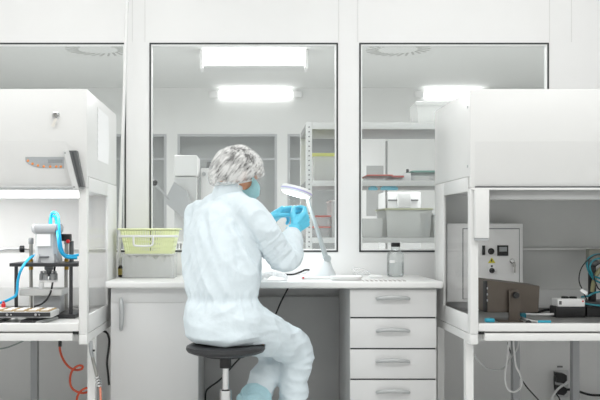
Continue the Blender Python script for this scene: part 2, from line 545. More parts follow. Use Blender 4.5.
# shelving unit behind the glass
SD, SB = 5.05, 5.65
SX0, SX1 = PX(306, SD), 1.62
sh = thing('shelving_unit', 'white slotted-post shelving unit behind the middle and right windows', 'shelving', ((SX0 + SX1) / 2, (SD + SB) / 2, 0))
ztop = PZ(122, SD)
for x in (SX0, SX1 - 0.036):
    for y in (SD - 0.002, SB - 0.034):
        MB().box(x, x + 0.036, y, y + 0.036, 0, ztop, 0.002).build('post', shelf_m, sh)
ho = MB()
for k in range(26):
    z = ztop - 0.03 - k * 0.028
    ho.cyl((SX0 + 0.018, SD - 0.0035, z), (SX0 + 0.018, SD - 0.0015, z), 0.0045, n=8)
ho.build('post_holes', darkalu_m, sh)
SHELF = []
for (ya, yb) in ((122.6, 129), (180.5, 186), (237.5, 243)):
    z1, z0 = PZ(ya, SD), PZ(yb, SD)
    bm_ = MB()
    bm_.box(SX0 + 0.036, SX1 - 0.036, SD, SD + 0.02, z0, z1, 0.002)
    s_ = bm_.build('shelf', shelf_m, sh)
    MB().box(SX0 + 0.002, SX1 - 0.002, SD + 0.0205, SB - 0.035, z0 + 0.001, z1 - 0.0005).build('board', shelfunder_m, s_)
    SHELF.append(z1)


def tub(px0, px1, py0, zb, d, depth, m, lidm, label, name='storage_box', lidh=0.014, group='boxes on the shelving'):
    x0, x1 = PX(px0, d), PX(px1, d)
    zt = PZ(py0, d)
    t = thing(name, label, 'box', ((x0 + x1) / 2, d + depth / 2, zb), group)
    r = MB()
    c = V(((x0 + x1) / 2, d + depth / 2, 0)); hw, hd = (x1 - x0) / 2, depth / 2
    zt2 = zt - (lidh if lidm else 0)
    k = 0.92
    th = 0.004
    def rect(s, z, ins=0.0):
        return [r.bm.verts.new(V((c.x + sx * (hw * s - ins), c.y + sy * (hd * s - ins), z))) for sx, sy in ((-1, -1), (1, -1), (1, 1), (-1, 1))]
    A = rect(k, zb); B = rect(1.0, zt2); Bi = rect(1.0, zt2, th); Ai = rect(k, zb + th, th)
    r.cap(A); r.bridge(A, B); r.bridge(B, Bi); r.bridge(Bi, Ai); r.cap(Ai, True)
    r.build('tub', m, t)
    if lidm:
        MB().box(x0 - 0.006, x1 + 0.006, d - 0.006, d + depth + 0.006, zt2, zt, 0.004).build('lid', lidm, t)
    return t


t = tub(417, 458, 102, SHELF[0], 5.12, 0.24, milky_m, None, 'milky open tub on the top shelf behind the right window')
MB().box(PX(415.5, 5.11), PX(460, 5.11), 5.105, 5.12, PZ(105.5, 5.11), PZ(101.5, 5.11), 0.003).build('rim', milky_m, t)
tub(313, 345, 153, SHELF[1], 5.15, 0.36, milky_m, yellow_m, 'pale box with yellow lid on the shelf at the right edge of the middle window', lidh=0.02)
tub(355, 361.5, 151, SHELF[1], 5.18, 0.3, milky_m, teal_m, 'narrow tall box with pale green lid at the left edge of the right window', lidh=0.008)
tub(368, 392, 174.5, SHELF[1], 5.10, 0.25, clear_m, salmon_m, 'low clear tray with salmon red lid on the shelf behind the right window', lidh=0.009)
tub(393, 403, 175.5, SHELF[1], 5.09, 0.2, clear_m, mat('deep_salmon', (200, 92, 82), 0.5), 'small darker red lidded tray beside the low salmon red one', lidh=0.012)
tub(413, 440, 170.5, SHELF[1], 5.12, 0.3, clear_m, teal_m, 'low clear tray with grey green lid beside the right hood', lidh=0.012)
cd = MB(); cd.box(PX(403.5, 5.1), PX(411, 5.1), 5.1, 5.112, SHELF[1], PZ(173, 5.1), 0.002)
tag(cd.build('white_card', paper_m), 'small white card propped between the red and green lidded trays', 'card')
tg = thing('black_clip', 'tiny black clip on the low shelf edge above the white card', 'clip', (PX(408, 5.3), 5.3, SHELF[1]))
MB().box(PX(406.5, 5.3), PX(409, 5.3), 5.3, 5.32, SHELF[1], PZ(169, 5.3), 0.003).build('body', black_m, tg)
tub(386, 432, 208, SHELF[2], 5.10, 0.4, milky_m, mat('straw_lid', (214, 216, 184), 0.5), 'largest milky box with straw coloured lid on the lowest shelf in view', lidh=0.012)
tub(362, 383, 218.5, SHELF[2], 5.09, 0.4, milky_m, None, 'open milky box left of the large straw lidded one')
tub(433.5, 462, 213, SHELF[2], 5.10, 0.4, milky_m, whitepl_m, 'milky box with white lid right of the large straw lidded one')
for k, (ya, lab) in enumerate(((226.5, 'lower of two trays with red lids behind the middle window'), (215.5, 'upper of two trays with red lids behind the middle window'))):
    zb = SHELF[2] if k == 0 else PZ(226.5, 5.12) + 0.0005
    tub(313, 330, ya, zb, 5.12, 0.3, clear_m, salmon_m, lab, lidh=0.008)
tub(331.5, 345, 200, SHELF[2], 5.13, 0.3, milky_m, whitepl_m, 'tall milky box with white lid right of the stacked red lidded trays', lidh=0.008)
# two cyan bars set in for blue patches below the middle shelf
for (a, b, lab) in ((369, 378.5, 'shorter blue bar under the middle shelf behind the right window'), (381, 399, 'longer blue bar under the middle shelf behind the right window')):
    z = PZ(186, SD)
    t = thing('blue_bar', lab, 'peg', (PX((a + b) / 2, SD), SD + 0.03, z), 'blue bars under the middle shelf')
    MB().box(PX(a, SD), PX(b, SD), SD + 0.022, SD + 0.04, z - 0.024, z - 0.004, 0.008).build('grip', mat('pale_cyan', (120, 214, 238), .4), t)
    MB().box(PX(a + 2, SD), PX(b - 2, SD), SD + 0.0205, SD + 0.03, z - 0.006, z + 0.02).build('clip', cyan_m, t)
# white cabinet on the far wall
D = 7.5
wc = thing('equipment_box', 'white equipment box with dark joints behind the shelving in the right window', 'box', (PX(403, D), D, 0))
MB().box(PX(385, D), PX(421, D), D, D + 0.4, 0, PZ(192, D), 0.01).build('body', lightgrey_m, wc)
MB().box(PX(397, D), PX(410, D), D - 0.06, D, PZ(207, D), PZ(192.5, D), 0.01).build('cover', lightgrey_m, wc)
MB().box(PX(388, D), PX(418, D), D - 0.012, D, PZ(201, D), PZ(199.5, D)).build('joint', darkalu_m, wc)
MB().box(PX(386, 7.0), PX(387.5, 7.0), 7.0, 7.05, 0, PZ(141, 7.0)).build('trim_9', mat('trim_dark', (130, 131, 130), .5))['kind'] = 'structure'

# ------------------------------------------------------------------ flow hoods
ZB, ZS, ZC, ZT = 0.567, 1.255, 1.203, 1.633
YFR = 3.75


def hood(left):
    if left:
        xi, xo, yb = -0.709, -2.05, 4.58
        lab = 'white laminar flow hood with lit interior at the left end of the bench'
    else:
        xi, xo, yb = 0.958, 2.30, 4.47
        lab = 'white laminar flow hood with unlit grey interior at the right end of the bench'
    s = -1 if left else 1                     # outward direction of x from the inner side

    def bx(mb, a, b, y0, y1, z0, z1, bev=0.0):
        xa, xb = xi + s * a, xi + s * b
        return mb.box(min(xa, xb), max(xa, xb), y0, y1, z0, z1, bev)
    W = abs(xo - xi)
    t = thing('laminar_flow_hood', lab, 'fume hood', ((xi + xo) / 2, (YFR + yb) / 2, 0))
    bx(MB(), 0.0, W, YFR + 0.022, yb, ZS, ZT, 0.004).build('upper_body', hood_m, t)
    bx(MB(), -0.001, W, YFR, YFR + 0.021, ZC, ZT + 0.001, 0.005).build('front_cover', hood_m, t)
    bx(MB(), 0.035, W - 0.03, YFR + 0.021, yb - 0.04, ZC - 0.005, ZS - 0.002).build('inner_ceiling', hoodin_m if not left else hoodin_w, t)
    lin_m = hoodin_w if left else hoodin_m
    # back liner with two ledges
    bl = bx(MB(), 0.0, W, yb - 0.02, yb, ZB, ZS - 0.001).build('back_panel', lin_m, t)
    bx(MB(), 0.04, W - 0.03, yb - 0.052, yb - 0.02, 0.916, 0.928, 0.002).build('ledge', hood_m if not left else lin_m, t)
    bx(MB(), 0.04, W - 0.03, yb - 0.05, yb - 0.02, 0.62, 0.716, 0.004).build('ledge', lightgrey_m, t)
    # deck and front rail
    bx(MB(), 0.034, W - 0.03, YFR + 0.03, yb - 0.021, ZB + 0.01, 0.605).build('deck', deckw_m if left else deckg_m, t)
    bx(MB(), 0.036, W, YFR - 0.002, YFR + 0.03, 0.578, 0.613, 0.004).build('front_rail', hood_m, t)
    bx(MB(), 0.06, W, YFR - 0.02, YFR + 0.03, 0.540, 0.571, 0.003).build('front_bar', hood_m, t)
    bx(MB(), 0.04, 0.062, YFR - 0.004, YFR + 0.03, 0.566, 0.5785, 0.0).build('latch', black_m, t)
    # inner side frame: front post, back post, beams and glass
    sf = MB()
    bx(sf, 0.0, 0.036, YFR, YFR + 0.045, ZB, ZC - 0.001, 0.003)
    bx(sf, 0.0, 0.012, (4.30 if left else 4.27), yb - 0.021, ZB, ZS - 0.001, 0.003)
    bx(sf, 0.0, 0.012, YFR + 0.046, (4.299 if left else 4.269), 1.19, ZS - 0.001, 0.003)
    bx(sf, 0.0, 0.012, YFR + 0.046, (4.299 if left else 4.269), ZB, 0.647, 0.003)
    sf.build('side_frame', hood_m, t)
    bx(MB(), 0.003, 0.008, YFR + 0.045, (4.30 if left else 4.27), 0.646, 1.191).build('side_glass', hoodglass_m, t)
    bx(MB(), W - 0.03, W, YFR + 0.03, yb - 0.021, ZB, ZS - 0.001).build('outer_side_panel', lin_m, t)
    # stand
    st = MB()
    bx(st, 0.0, W, YFR + 0.06, YFR + 0.10, 0.53, ZB - 0.001)
    bx(st, 0.0, W, yb - 0.06, yb - 0.02, 0.53, ZB - 0.001)
    bx(st, 0.0, 0.04, YFR + 0.10, yb - 0.06, 0.53, ZB - 0.001)
    bx(st, W - 0.04, W, YFR + 0.10, yb - 0.06, 0.53, ZB - 0.001)
    bx(st, 0.0, 0.035, YFR, YFR + 0.06, 0.522, ZB - 0.001, 0.002)
    st.build('stand_frame', hood_m, t)
    lg = [(0.0, YFR + (0.19 if left else 0.075)), (0.0, yb - 0.07), (W - 0.036, YFR + 0.075), (W - 0.036, yb - 0.07)]
    lg += [(0.405, yb - 0.07)] if left else [(0.385, yb - 0.07), (0.69, yb - 0.07)]
    for (a, y) in lg:
        bx(MB(), a, a + 0.034, y, y + 0.04, 0.0, 0.53).build('leg', hood_m if a == 0.0 else greypl_m, t)
    return t, bx, W, xi, s, yb


HL, bxl, WL, xil, sl, ybl = hood(True)
HR, bxr, WR, xir, sr, ybr = hood(False)

# left hood: slanting sash, control panel, lock
d = YFR - 0.02
pane = MB().prism([P(-140, 141, d), P(66, 141, d), P(67, 143, d), P(79, 187, d), P(-140, 187, d)], (0, 0.006, 0)).build('sash', hoodglass_m, HL, 'clear tilted sash')
bar = MB(); bar.box(PX(-140, d), PX(84, d), d - 0.006, d + 0.012, PZ(189.5, d), PZ(186.5, d), 0.003)
bar.build('sash_rail', alu_m, pane)
br = MB().prism([P(63, 150.5, d - .012), P(69, 150.5, d - .012), P(79, 189, d - .012), P(73, 189, d - .012)], (0, 0.03, 0)).build('sash_bracket', lightgrey_m, pane)
MB().prism([P(69, 150.5, d - .016), P(76.5, 150.5, d - .016), P(84, 187, d - .016), P(79, 187, d - .016)], (0, 0.035, 0)).build('bracket_cover', darkalu_m, pane)
MB().prism([P(71.5, 152, d - .018), P(73.5, 152, d - .018), P(81.3, 186, d - .018), P(79.8, 186, d - .018)], (0, 0.004, 0)).build('bracket_groove', mat('groove_grey', (66, 68, 70), 0.5), pane)
MB().cyl(P(65, 153, d - .012), P(65, 153, d - .014), 0.003).build('screw', darkalu_m, pane)
MB().cyl(P(74, 187, d - .012), P(74, 187, d - .014), 0.003).build('screw', darkalu_m, pane)
d = YFR - 0.0005
poly = [P(25.5, 157, d), P(64, 157, d), P(64, 168.5, d), P(40, 168.2, d), P(34, 166.8, d), P(28.5, 164.3, d), P(25.5, 161.5, d)]
cp = MB().prism(poly, (0, -0.002, 0)).build('control_panel', ctrl_m, HL, 'grey control panel with orange buttons')
for (px, py) in ((28, 160.8), (32.5, 163.8), (38, 165.5), (43.8, 166.5), (50.2, 166.6), (56.3, 166.6), (60.8, 166.6)):
    MB().lathe([(0.0055, 0), (0.0055, 0.0015), (0.004, 0.0025), (0, 0.0025)], P(px, py, d - 0.002), (0, -1, 0), 14).build('button', btn_m, cp)
MB().box(PX(48, d), PX(62.5, d), d - 0.0035, d - 0.002, PZ(163, d), PZ(159.5, d)).build('display', disp_m, cp)
lk = MB().lathe([(0.017, 0), (0.017, 0.004), (0.012, 0.008), (0.012, 0.014), (0, 0.014)], P(56, 115.5, YFR), (0, -1, 0), 20).build('key_lock', chrome_m, HL)
MB().box(PX(56, d) - .002, PX(56, d) + .002, YFR - 0.034, YFR - 0.014, PZ(117, d), PZ(114, d)).build('key', steel_m, lk)
MB().prism([P(54.5, 118.5, YFR - .026), P(57, 118.5, YFR - .026), P(54, 127, YFR - .02), P(51, 126, YFR - .02)], (0, 0.003, 0)).build('key_tag', mat('clear_tag', (232, 228, 220), 0.4), lk)
# sheet on the side of the left hood
x = xil + 0.0006
pts = []
for k in range(17):
    z = 1.59 - 0.245 * k / 16
    pts.append(V((x, 4.0 + (0.012 if k % 2 else 0.0), z)))
pts += [V((x, 4.30, 1.345)), V((x, 4.325, 1.45)), V((x, 4.30, 1.585))]
tag(MB().prism(pts, (0.002, 0, 0)).build('paper_sheet', paper_m), 'white sheet with a notched edge stuck on the side of the left hood', 'paper')

# light inside the left hood
MB().box(-1.9, -0.8, 4.0, 4.12, ZC - 0.03, ZC - 0.006, 0.008).build('inner_lamp', tube_m, HL)

# right hood: raised sash and its guide
d = YFR - 0.006
sash = MB().box(xir + 0.02, xir + WR, d, d + 0.005, PZ(186, d), PZ(141.5, d)).build('sash', glassmat('raised_sash', (255, 255, 255), 0.012, 0.08, (228, 228, 227), 0.006, 0.15), HR)
MB().box(xir + 0.005, xir + WR, d - 0.006, d + 0.0055, PZ(190, d), PZ(187.8, d), 0.002).build('sash_rail', hood_m, sash)
MB().box(xir + 0.02, xir + WR, d - 0.002, d + 0.0055, PZ(187.7, d), PZ(186.2, d)).build('sash_seal', darkalu_m, sash)
MB().box(xir + 0.08, xir + WR - .03, YFR + 0.022, YFR + 0.06, PZ(199.5, YFR), ZC - 0.006, 0.002).build('inner_beam', mat('beam_grey', (176, 177, 176), .4), HR)
MB().box(PX(473.7, d), PX(487.5, d), d - 0.03, d + 0.005, PZ(238, d), PZ(189.8, d), 0.003).build('sash_guide', hood_m, HR)
MB().box(PX(474.2, d), PX(487.0, d), d - 0.027, d + 0.004, PZ(240.5, d), PZ(238.2, d), 0.002).build('guide_foot', greypl_m, HR)
sc_ = MB()
for z in (1.56, 1.30): sc_.cyl((xir - 0.0025, YFR + 0.04, z), (xir + 0.002, YFR + 0.04, z), 0.006)
sc_.build('screws', greypl_m, HR)

# control box inside the right hood
D = 4.33
cb = thing('control_box', 'white wall box with knobs, meter and hanging key inside the right hood', 'control box', (PX(485, D), D, PZ(302, D)))
yb_ = ybr - 0.053
MB().box(PX(447, D), PX(523, D), D, yb_, PZ(302, D), PZ(223.5, D), 0.004).build('body', whitepl_m, cb)
MB().box(PX(462.5, D), PX(519.5, D), D - 0.002, D, PZ(299, D), PZ(228.3, D)).build('door_gasket', darkalu_m, cb)
dr = MB().box(PX(463.2, D), PX(518.8, D), D - 0.006, D - 0.002, PZ(298.6, D), PZ(229.1, D), 0.001).build('door', whitepl_m, cb)
f_ = D - 0.006
MB().lathe([(0.016, 0), (0.016, 0.004), (0.012, 0.006), (0.011, 0.02), (0, 0.02)], P(491, 251.3, f_), (0, -1, 0)).build('knob', black_m, dr)
MB().box(PX(482, f_), PX(484.6, f_), f_ - 0.012, f_, PZ(255, f_), PZ(245.5, f_), 0.002).build('switch', black_m, dr)
mt = MB().box(PX(497, f_), PX(508, f_), f_ - 0.008, f_, PZ(255.8, f_), PZ(245.3, f_), 0.002).build('meter', black_m, dr)
MB().box(PX(498.8, f_), PX(506.5, f_), f_ - 0.0095, f_ - 0.008, PZ(251.5, f_), PZ(247, f_)).build('meter_display', disp_m, mt)
MB().prism([P(487.8, 263, f_), P(495.5, 263, f_), P(491.7, 257.5, f_)], (0, -0.0015, 0)).build('warning_sign', warn_m, dr, 'yellow warning triangle')
e_ = f_ - 0.0015
MB().prism([P(491.2, 259.2, e_), P(492.4, 259.6, e_), P(491.8, 260.6, e_), P(492.6, 260.6, e_), P(491.2, 262.4, e_), P(491.4, 261.2, e_), P(490.8, 261.0, e_)], (0, -0.0006, 0)).build('warning_bolt', black_m, dr)
MB().box(PX(488.3, f_), PX(495.3, f_), f_ - 0.0015, f_, PZ(274, f_), PZ(264.3, f_)).build('dial_plate', paper_m, dr)
MB().lathe([(0.013, 0), (0.013, 0.006), (0.010, 0.008), (0.009, 0.022), (0, 0.022)], P(491.8, 270.5, f_ - .0015), (0, -1, 0)).build('knob', black_m, dr)
MB().box(PX(490.8, f_), PX(492.6, f_), f_ - 0.003, f_ - .0015, PZ(267, f_), PZ(265.2, f_)).build('dial_mark', black_m, dr)
lk = MB().lathe([(0.012, 0), (0.012, 0.006), (0.008, 0.008), (0.008, 0.012), (0, 0.012)], P(511.8, 261, f_), (0, -1, 0)).build('door_lock', chrome_m, dr)
MB().box(PX(513, f_), PX(514.6, f_), f_ - 0.016, f_ - 0.013, PZ(272.5, f_), PZ(262, f_), 0.001).build('key', steel_m, lk)
MB().lathe([(0.008, 0), (0.008, 0.003), (0, 0.003)], P(514.2, 265.5, f_ - 0.018), (0, -1, 0)).build('key_bow', steel_m, lk)

# ------------------------------------------------------------------ bench between the hoods
YD0, YD1 = 4.184, 4.784
ZD = 0.77
DX0, DX1 = -0.7055, 0.939
wt = MB().box(DX0, DX1, YD0, YD1, ZD - 0.034, ZD, 0.010, 4).build('worktop', lam_m)
tag(wt, 'long white laminate worktop with rounded edges running between the two hoods', 'worktop')
cz = ZD - 0.036
yc = YD0 + 0.03
bc = thing('base_cabinet', 'light grey one-door cabinet under the left end of the worktop', 'cabinet', (PX(154, yc), 4.45, 0))
x0, x1 = PX(110.5, yc), PX(198.5, yc)
MB().box(x0, x1, yc + 0.018, YD1 - 0.04, 0.0, cz, 0.002).build('body', cab_m, bc)
MB().box(x0, x1, yc + 0.012, yc + 0.018, PZ(303, yc), cz).build('top_rail', cab_m, bc)
dr = MB().box(x0 + .001, x1 - .001, yc, yc + 0.017, 0.08, PZ(303, yc), 0.002).build('door', cab_m, bc)
MB().tube([P(121, 299, yc), P(121, 300, yc - 0.02), P(121.5, 305, yc - 0.028), P(121.8, 314, yc - .03), P(121.5, 323, yc - 0.028), P(121, 328, yc - 0.02), P(121, 329, yc)], [0.008, 0.009, 0.011, 0.012, 0.011, 0.009, 0.008], 10, 5).build('handle', handle_m, dr)

du = thing('drawer_unit', 'white four-drawer unit under the right end of the worktop', 'drawer unit', (PX(393, yc), 4.45, 0))
x0, x1 = PX(350, yc), PX(436.5, yc)
MB().box(x0, x1, yc + 0.018, YD1 - 0.04, 0.0, cz, 0.002).build('body', cab_m, du)
MB().box(x0 + .004, x1 - .004, yc + 0.008, yc + 0.019, 0.08, cz - 0.004).build('carcass_front', gap_m, du)
ed = [(289.4, 317.0), (318.6, 348.0), (349.6, 378.6), (380.2, 409.5)]
for (a, b) in ed:
    q = MB().box(x0, x1, yc, yc + 0.017, PZ(b, yc), min(PZ(a, yc), cz - 0.003), 0.002).build('drawer', cab_m, du)
    hy = {289.4: 297.5, 318.6: 330, 349.6: 360.6, 380.2: 391.2}[a]
    MB().tube([P(377, hy + 1.2, yc), P(377.5, hy + 1, yc - 0.015), P(382, hy + .3, yc - 0.026), P(393, hy - .2, yc - .03), P(404, hy + .3, yc - 0.026), P(408.5, hy + 1, yc - 0.015), P(409, hy + 1.2, yc)], [0.006, 0.008, 0.0095, 0.0105, 0.0095, 0.008, 0.006], 10, 5).build('handle', handle_m, q)

mp = MB().box(PX(198.5, yc) + 0.001, PX(350, yc) - 0.001, 4.71, 4.728, 0.06, 0.655, 0.001)
o = mp.build('modesty_panel', panel_m); tag(o, 'grey back panel of the knee space between cabinet and drawers', 'panel')
# two narrow feet carrying the panel are part of it
for x in (PX(198.5, yc) + 0.02, PX(350, yc) - 0.06):
    MB().box(x, x + 0.04, 4.712, 4.726, 0.0, 0.06).build('foot', panel_m, o)

# ------------------------------------------------------------------ stool
sx, sy = PX(225.5, 3.85), 3.85
st = thing('lab_stool', 'round black vinyl stool on a chrome column', 'stool', (sx, sy, 0))
MB().lathe([(0.0, 0.468), (0.10, 0.468), (0.150, 0.471), (0.170, 0.479), (0.177, 0.49), (0.174, 0.502), (0.160, 0.509), (0.12, 0.511), (0, 0.511)], (sx, sy, 0), n=96).build('seat', seat_m, st)
MB().lathe([(0.0, 0.452), (0.09, 0.455), (0.10, 0.467), (0, 0.467)], (sx, sy, 0)).build('seat_plate', blackrub_m, st)
MB().lathe([(0.026, 0.405), (0.026, 0.452), (0, 0.452)], (sx, sy, 0)).build('collar', black_m, st)
MB().cyl((sx, sy, 0.28), (sx, sy, 0.405), 0.0155).build('gas_lift', chrome_m, st)
MB().lathe([(0.027, 0.08), (0.027, 0.305), (0.022, 0.31), (0, 0.31)], (sx, sy, 0)).build('column', chrome_m, st)
for k in range(5):
    a = 2 * PI * k / 5 + 0.3
    u = V((math.cos(a), math.sin(a), 0))
    c = V((sx, sy, 0))
    lg = MB().tube([c + u * 0.02 + V((0, 0, 0.10)), c + u * 0.14 + V((0, 0, 0.075)), c + u * 0.24 + V((0, 0, 0.045))], [0.02, 0.017, 0.014], 10).build('leg', chrome_m, st)
    MB().lathe([(0.02, 0), (0.02, 0.02), (0.012, 0.045), (0, 0.045)], c + u * 0.235, n=14).build('glide', black_m, lg)

# ------------------------------------------------------------------ worker
Fv = V((0.75, 0.66, 0)).normalized(); Rv = V((Fv.y, -Fv.x, 0))
UP = V((0, 0, 1))


def remesh(mb, vox, smooth_it=4, sm=0.5):
    me = mb.mesh('tmp')
    o = bpy.data.objects.new('tmp', me); C.objects.link(o)
    r = o.modifiers.new('r', 'REMESH'); r.mode = 'VOXEL'; r.voxel_size = vox; r.adaptivity = 0
    if smooth_it:
        s = o.modifiers.new('s', 'SMOOTH'); s.iterations = smooth_it; s.factor = sm
    dg = bpy.context.evaluated_depsgraph_get()
    dg.update()
    out = bpy.data.meshes.new_from_object(o.evaluated_get(dg))
    bpy.data.objects.remove(o); bpy.data.meshes.remove(me)
    return out


torso = [((-.108, 3.872, .516), .155, .15), ((-.110, 3.878, .545), .186, .178), ((-.114, 3.884, .60), .192, .184), ((-.118, 3.890, .66), .186, .174),
         ((-.122, 3.90, .715), .176, .156), ((-.126, 3.92, .80), .194, .164), ((-.128, 3.945, .90), .202, .162),
         ((-.126, 3.965, 1.0), .196, .148), ((-.124, 3.978, 1.06), .184, .128), ((-.121, 3.988, 1.108), .160, .116),
         ((-.114, 3.996, 1.145), .098, .080), ((-.104, 4.002, 1.185), .064, .064)]
SR = V((.012, 3.855, 1.085)); SL = V((-.25, 4.115, 1.082))
ER = V((.165, 3.905, .878)); EL = V((-.055, 4.30, .90))
WR_ = P(294, 229, 4.12); WL_ = P(268, 219.5, 4.24)
HRj = V((-.067, 3.812, .605)); HLj = V((-.185, 3.948, .605))
KR = P(296.5, 352, 4.10); KL = V((.130, 4.19, .437))
AR = V((.188, 4.075, .09)); AL = V((-.030, 3.985, .115))


def limb(mb, pts, rs, n=20, k=6):
    mb.tube(pts, rs, n, k)
    mb.sph(pts[0], rs[0]); mb.sph(pts[-1], rs[-1])


def mix(a, b, t): return a + (b - a) * t


def hand_caps(mb, wrist, u, n, right, off, curls, thumb):
    u = u.normalized(); n = (n - u * n.dot(u)).normalized()
    v = u.cross(n) if right else n.cross(u)
    r0 = 0.0088 + off
    base = [(.030, .084, 0.0090, (.043, .026, .021)), (.010, .089, .0094, (.047, .030, .022)), (-.010, .085, .0090, (.044, .028, .021)), (-.028, .076, .0080, (.034, .021, .018))]
    mb.capsule(wrist - u * 0.03, wrist + u * 0.012, .025 + off, .024 + off, 16)
    for (a, l, rr, seg), cu in zip(base, curls):
        k = wrist + v * a + u * l - n * 0.004
        mb.capsule(wrist + v * a * 0.55 + u * 0.012, k, .0155 + off, .0125 + off)
        mb.capsule(wrist + v * a * 0.7 + u * 0.03 + n * 0.008, k - u * 0.012 + n * 0.006, .013 + off, .010 + off)
        p = k; ang = 0.0
        spread = a * 2.0
        for s, c, f in zip(seg, cu, (1.0, 0.92, 0.84)):
            ang += math.radians(c)
            dr_ = (u * math.cos(ang) + n * math.sin(ang) + v * spread * 0.4).normalized()
            q = p + dr_ * s
            mb.capsule(p, q, (rr + off) * f, (rr + off) * f * 0.92)
            p = q
    p = wrist + u * 0.022 + v * 0.026 + n * 0.008
    for (du_, dv_, dn_), s, rr in zip(thumb, (.042, .032, .026), (.0125, .0105, .0092)):
        q = p + (u * du_ + v * dv_ + n * dn_).normalized() * s
        mb.capsule(p, q, rr + off, (rr + off) * 0.9); p = q
    # ball of the thumb
    mb.capsule(wrist + u * 0.015 + v * 0.015 + n * 0.006, wrist + u * 0.055 + v * 0.028 + n * 0.012, .016 + off, .012 + off)


UR = V((.70, .42, .62)); NR = V((-.72, .62, .10))
ULh = V((.88, .12, .46)); NL = V((.30, -.35, -.88))
CUR_R = [(38, 48, 30), (48, 55, 35), (58, 60, 40), (64, 62, 40)]
CUR_L = [(22, 36, 24), (34, 46, 30), (44, 52, 34), (52, 56, 36)]
TH_R = [(.62, .55, .56), (.80, .05, .60), (.75, -.25, .60)]
TH_L = [(.70, .55, .45), (.88, .10, .46), (.88, -.20, .42)]
Hc = P(237.5, 174, 4.02)
fh = V((.85, .53, 0)).normalized()
pit = math.radians(30)
f3 = fh * math.cos(pit) - UP * math.sin(pit)      # where the face points
u3 = fh * math.sin(pit) + UP * math.cos(pit)      # towards the crown
s3 = f3.cross(u3)                                  # the worker's right


def HP(f, s, u): return Hc + f3 * f + s3 * s + u3 * u


person = thing('person', 'person in pale coverall, hair net, mask and blue gloves seated on the black stool', 'person', (sx, sy, 0))

# body: one continuous figure
b = MB()
b.loft([(c, Rv * (w_ - .035), Fv * (d_ - .035)) for (c, w_, d_) in torso[1:-2]], 28)
limb(b, [V((-.114, 3.996, 1.11)), V((-.098, 4.004, 1.18)), HP(-.02, 0, -.06)], [.064, .052, .055])
b.ell(HP(-.008, 0, .012), (f3 * .096, s3 * .076, u3 * .106))
b.ell(HP(.028, 0, -.058), (f3 * .060, s3 * .056, u3 * .058))
b.ell(HP(.062, 0, -.085), (f3 * .022, s3 * .026, u3 * .022))
b.capsule(HP(.088, 0, .012), HP(.108, 0, -.024), .009, .013)
for sd in (-1, 1):
    b.ell(HP(-.006, sd * .077, -.012), (f3 * .018, s3 * .008, u3 * .031))
    b.ell(HP(.074, sd * .032, .022), (f3 * .014, s3 * .022, u3 * .008))
    b.ell(HP(.062, sd * .042, -.022), (f3 * .022, s3 * .022, u3 * .018))
b.ell(HP(.088, 0, -.052), (f3 * .009, s3 * .022, u3 * .006)); b.ell(HP(.086, 0, -.063), (f3 * .009, s3 * .018, u3 * .007))
for (S, E, W_, rt, U_, N_, cu, th) in ((SR, ER, WR_, True, UR, NR, CUR_R, TH_R), (SL, EL, WL_, False, ULh, NL, CUR_L, TH_L)):
    limb(b, [S, mix(S, E, .45), E, mix(E, W_, .35), W_], [.042, .042, .037, .038, .026])
    hand_caps(b, W_, U_, N_, rt, 0.0, cu, th)
for (H, K, A) in ((HRj, KR, AR), (HLj, KL, AL)):
    limb(b, [H, mix(H, K, .5), K, mix(K, A, .35) , A], [.068, .066, .052, .050, .034])
FOOT_R = [AR + V((0, 0, -.035)), AR + Fv * .09 + V((0, 0, -.052)), AR + Fv * .17 + V((0, 0, -.062))]
FOOT_L = [AL + V((0, 0, -.035)), AL + Fv * .08 + V((0, 0, -.068)), AL + Fv * .15 + V((0, 0, -.086))]
for FT in (FOOT_R, FOOT_L): limb(b, FT, [.036, .034, .026])
bme = remesh(b, 0.0048, 3)
link_mesh(bme, 'body', skin_m, person, angle=80)
# eyes
for sd in (-1, 1):
    e = MB().sph(HP(.078, sd * .032, .006), .0115).build('eye', mat('eye_white', (235, 232, 226), 0.2), person)
    MB().sph(HP(.0865, sd * .0325, .005), .0045).build('iris', black_m, e)
    MB().tube([HP(.088, sd * .018, .023), HP(.090, sd * .032, .027), HP(.083, sd * .048, .022)], .003, 6).build('eyebrow', hair_m, person)

# coverall
cv = MB()
cv.loft([(c, Rv * w_, Fv * d_) for (c, w_, d_) in torso[:-1]], 40)
for (S, E, W_) in ((SR, ER, WR_), (SL, EL, WL_)):
    dw = (W_ - E).normalized()
    limb(cv, [S, mix(S, E, .5), E, mix(E, W_, .4), W_ - dw * .035, W_ - dw * 0.012], [.068, .068, .062, .060, .046, .036], 24)
for (H, K, A, top) in ((HRj, KR, AR, .80), (HLj, KL, AL, .66)):
    limb(cv, [H, mix(H, K, .35) + V((0, 0, .022)), mix(H, K, .7) + V((0, 0, .014)), K, mix(K, A, .3), mix(K, A, top)], [.112, .106, .092, .083, .073, .062], 24)
limb(cv, [SL, V((-.235, 4.07, .98)), V((-.215, 4.04, .88))], [.066, .074, .07], 20)
for S in (SR, SL): limb(cv, [V((-.112, 3.997, 1.128)), mix(V((-.112, 3.997, 1.142)), S, .5), S], [.074, .074, .068], 20)
cme = remesh(cv, 0.0062, 5)
cme_n = [v.normal.copy() for v in cme.vertices]


def ridged(p): return 1 - 2 * abs(noise.noise(p))


def fold(p):
    a = 1 - 2 * abs(noise.noise(p)) ** .8
    return a - .45


def seg_t(p, a, b_):
    d_ = b_ - a; t_ = max(0, min(1, (p - a).dot(d_) / d_.length_squared))
    return t_, (p - (a + d_ * t_)).length


def xz(px, py, d=3.79):
    q = P(px, py, d); return V((q.x, 0, q.z))


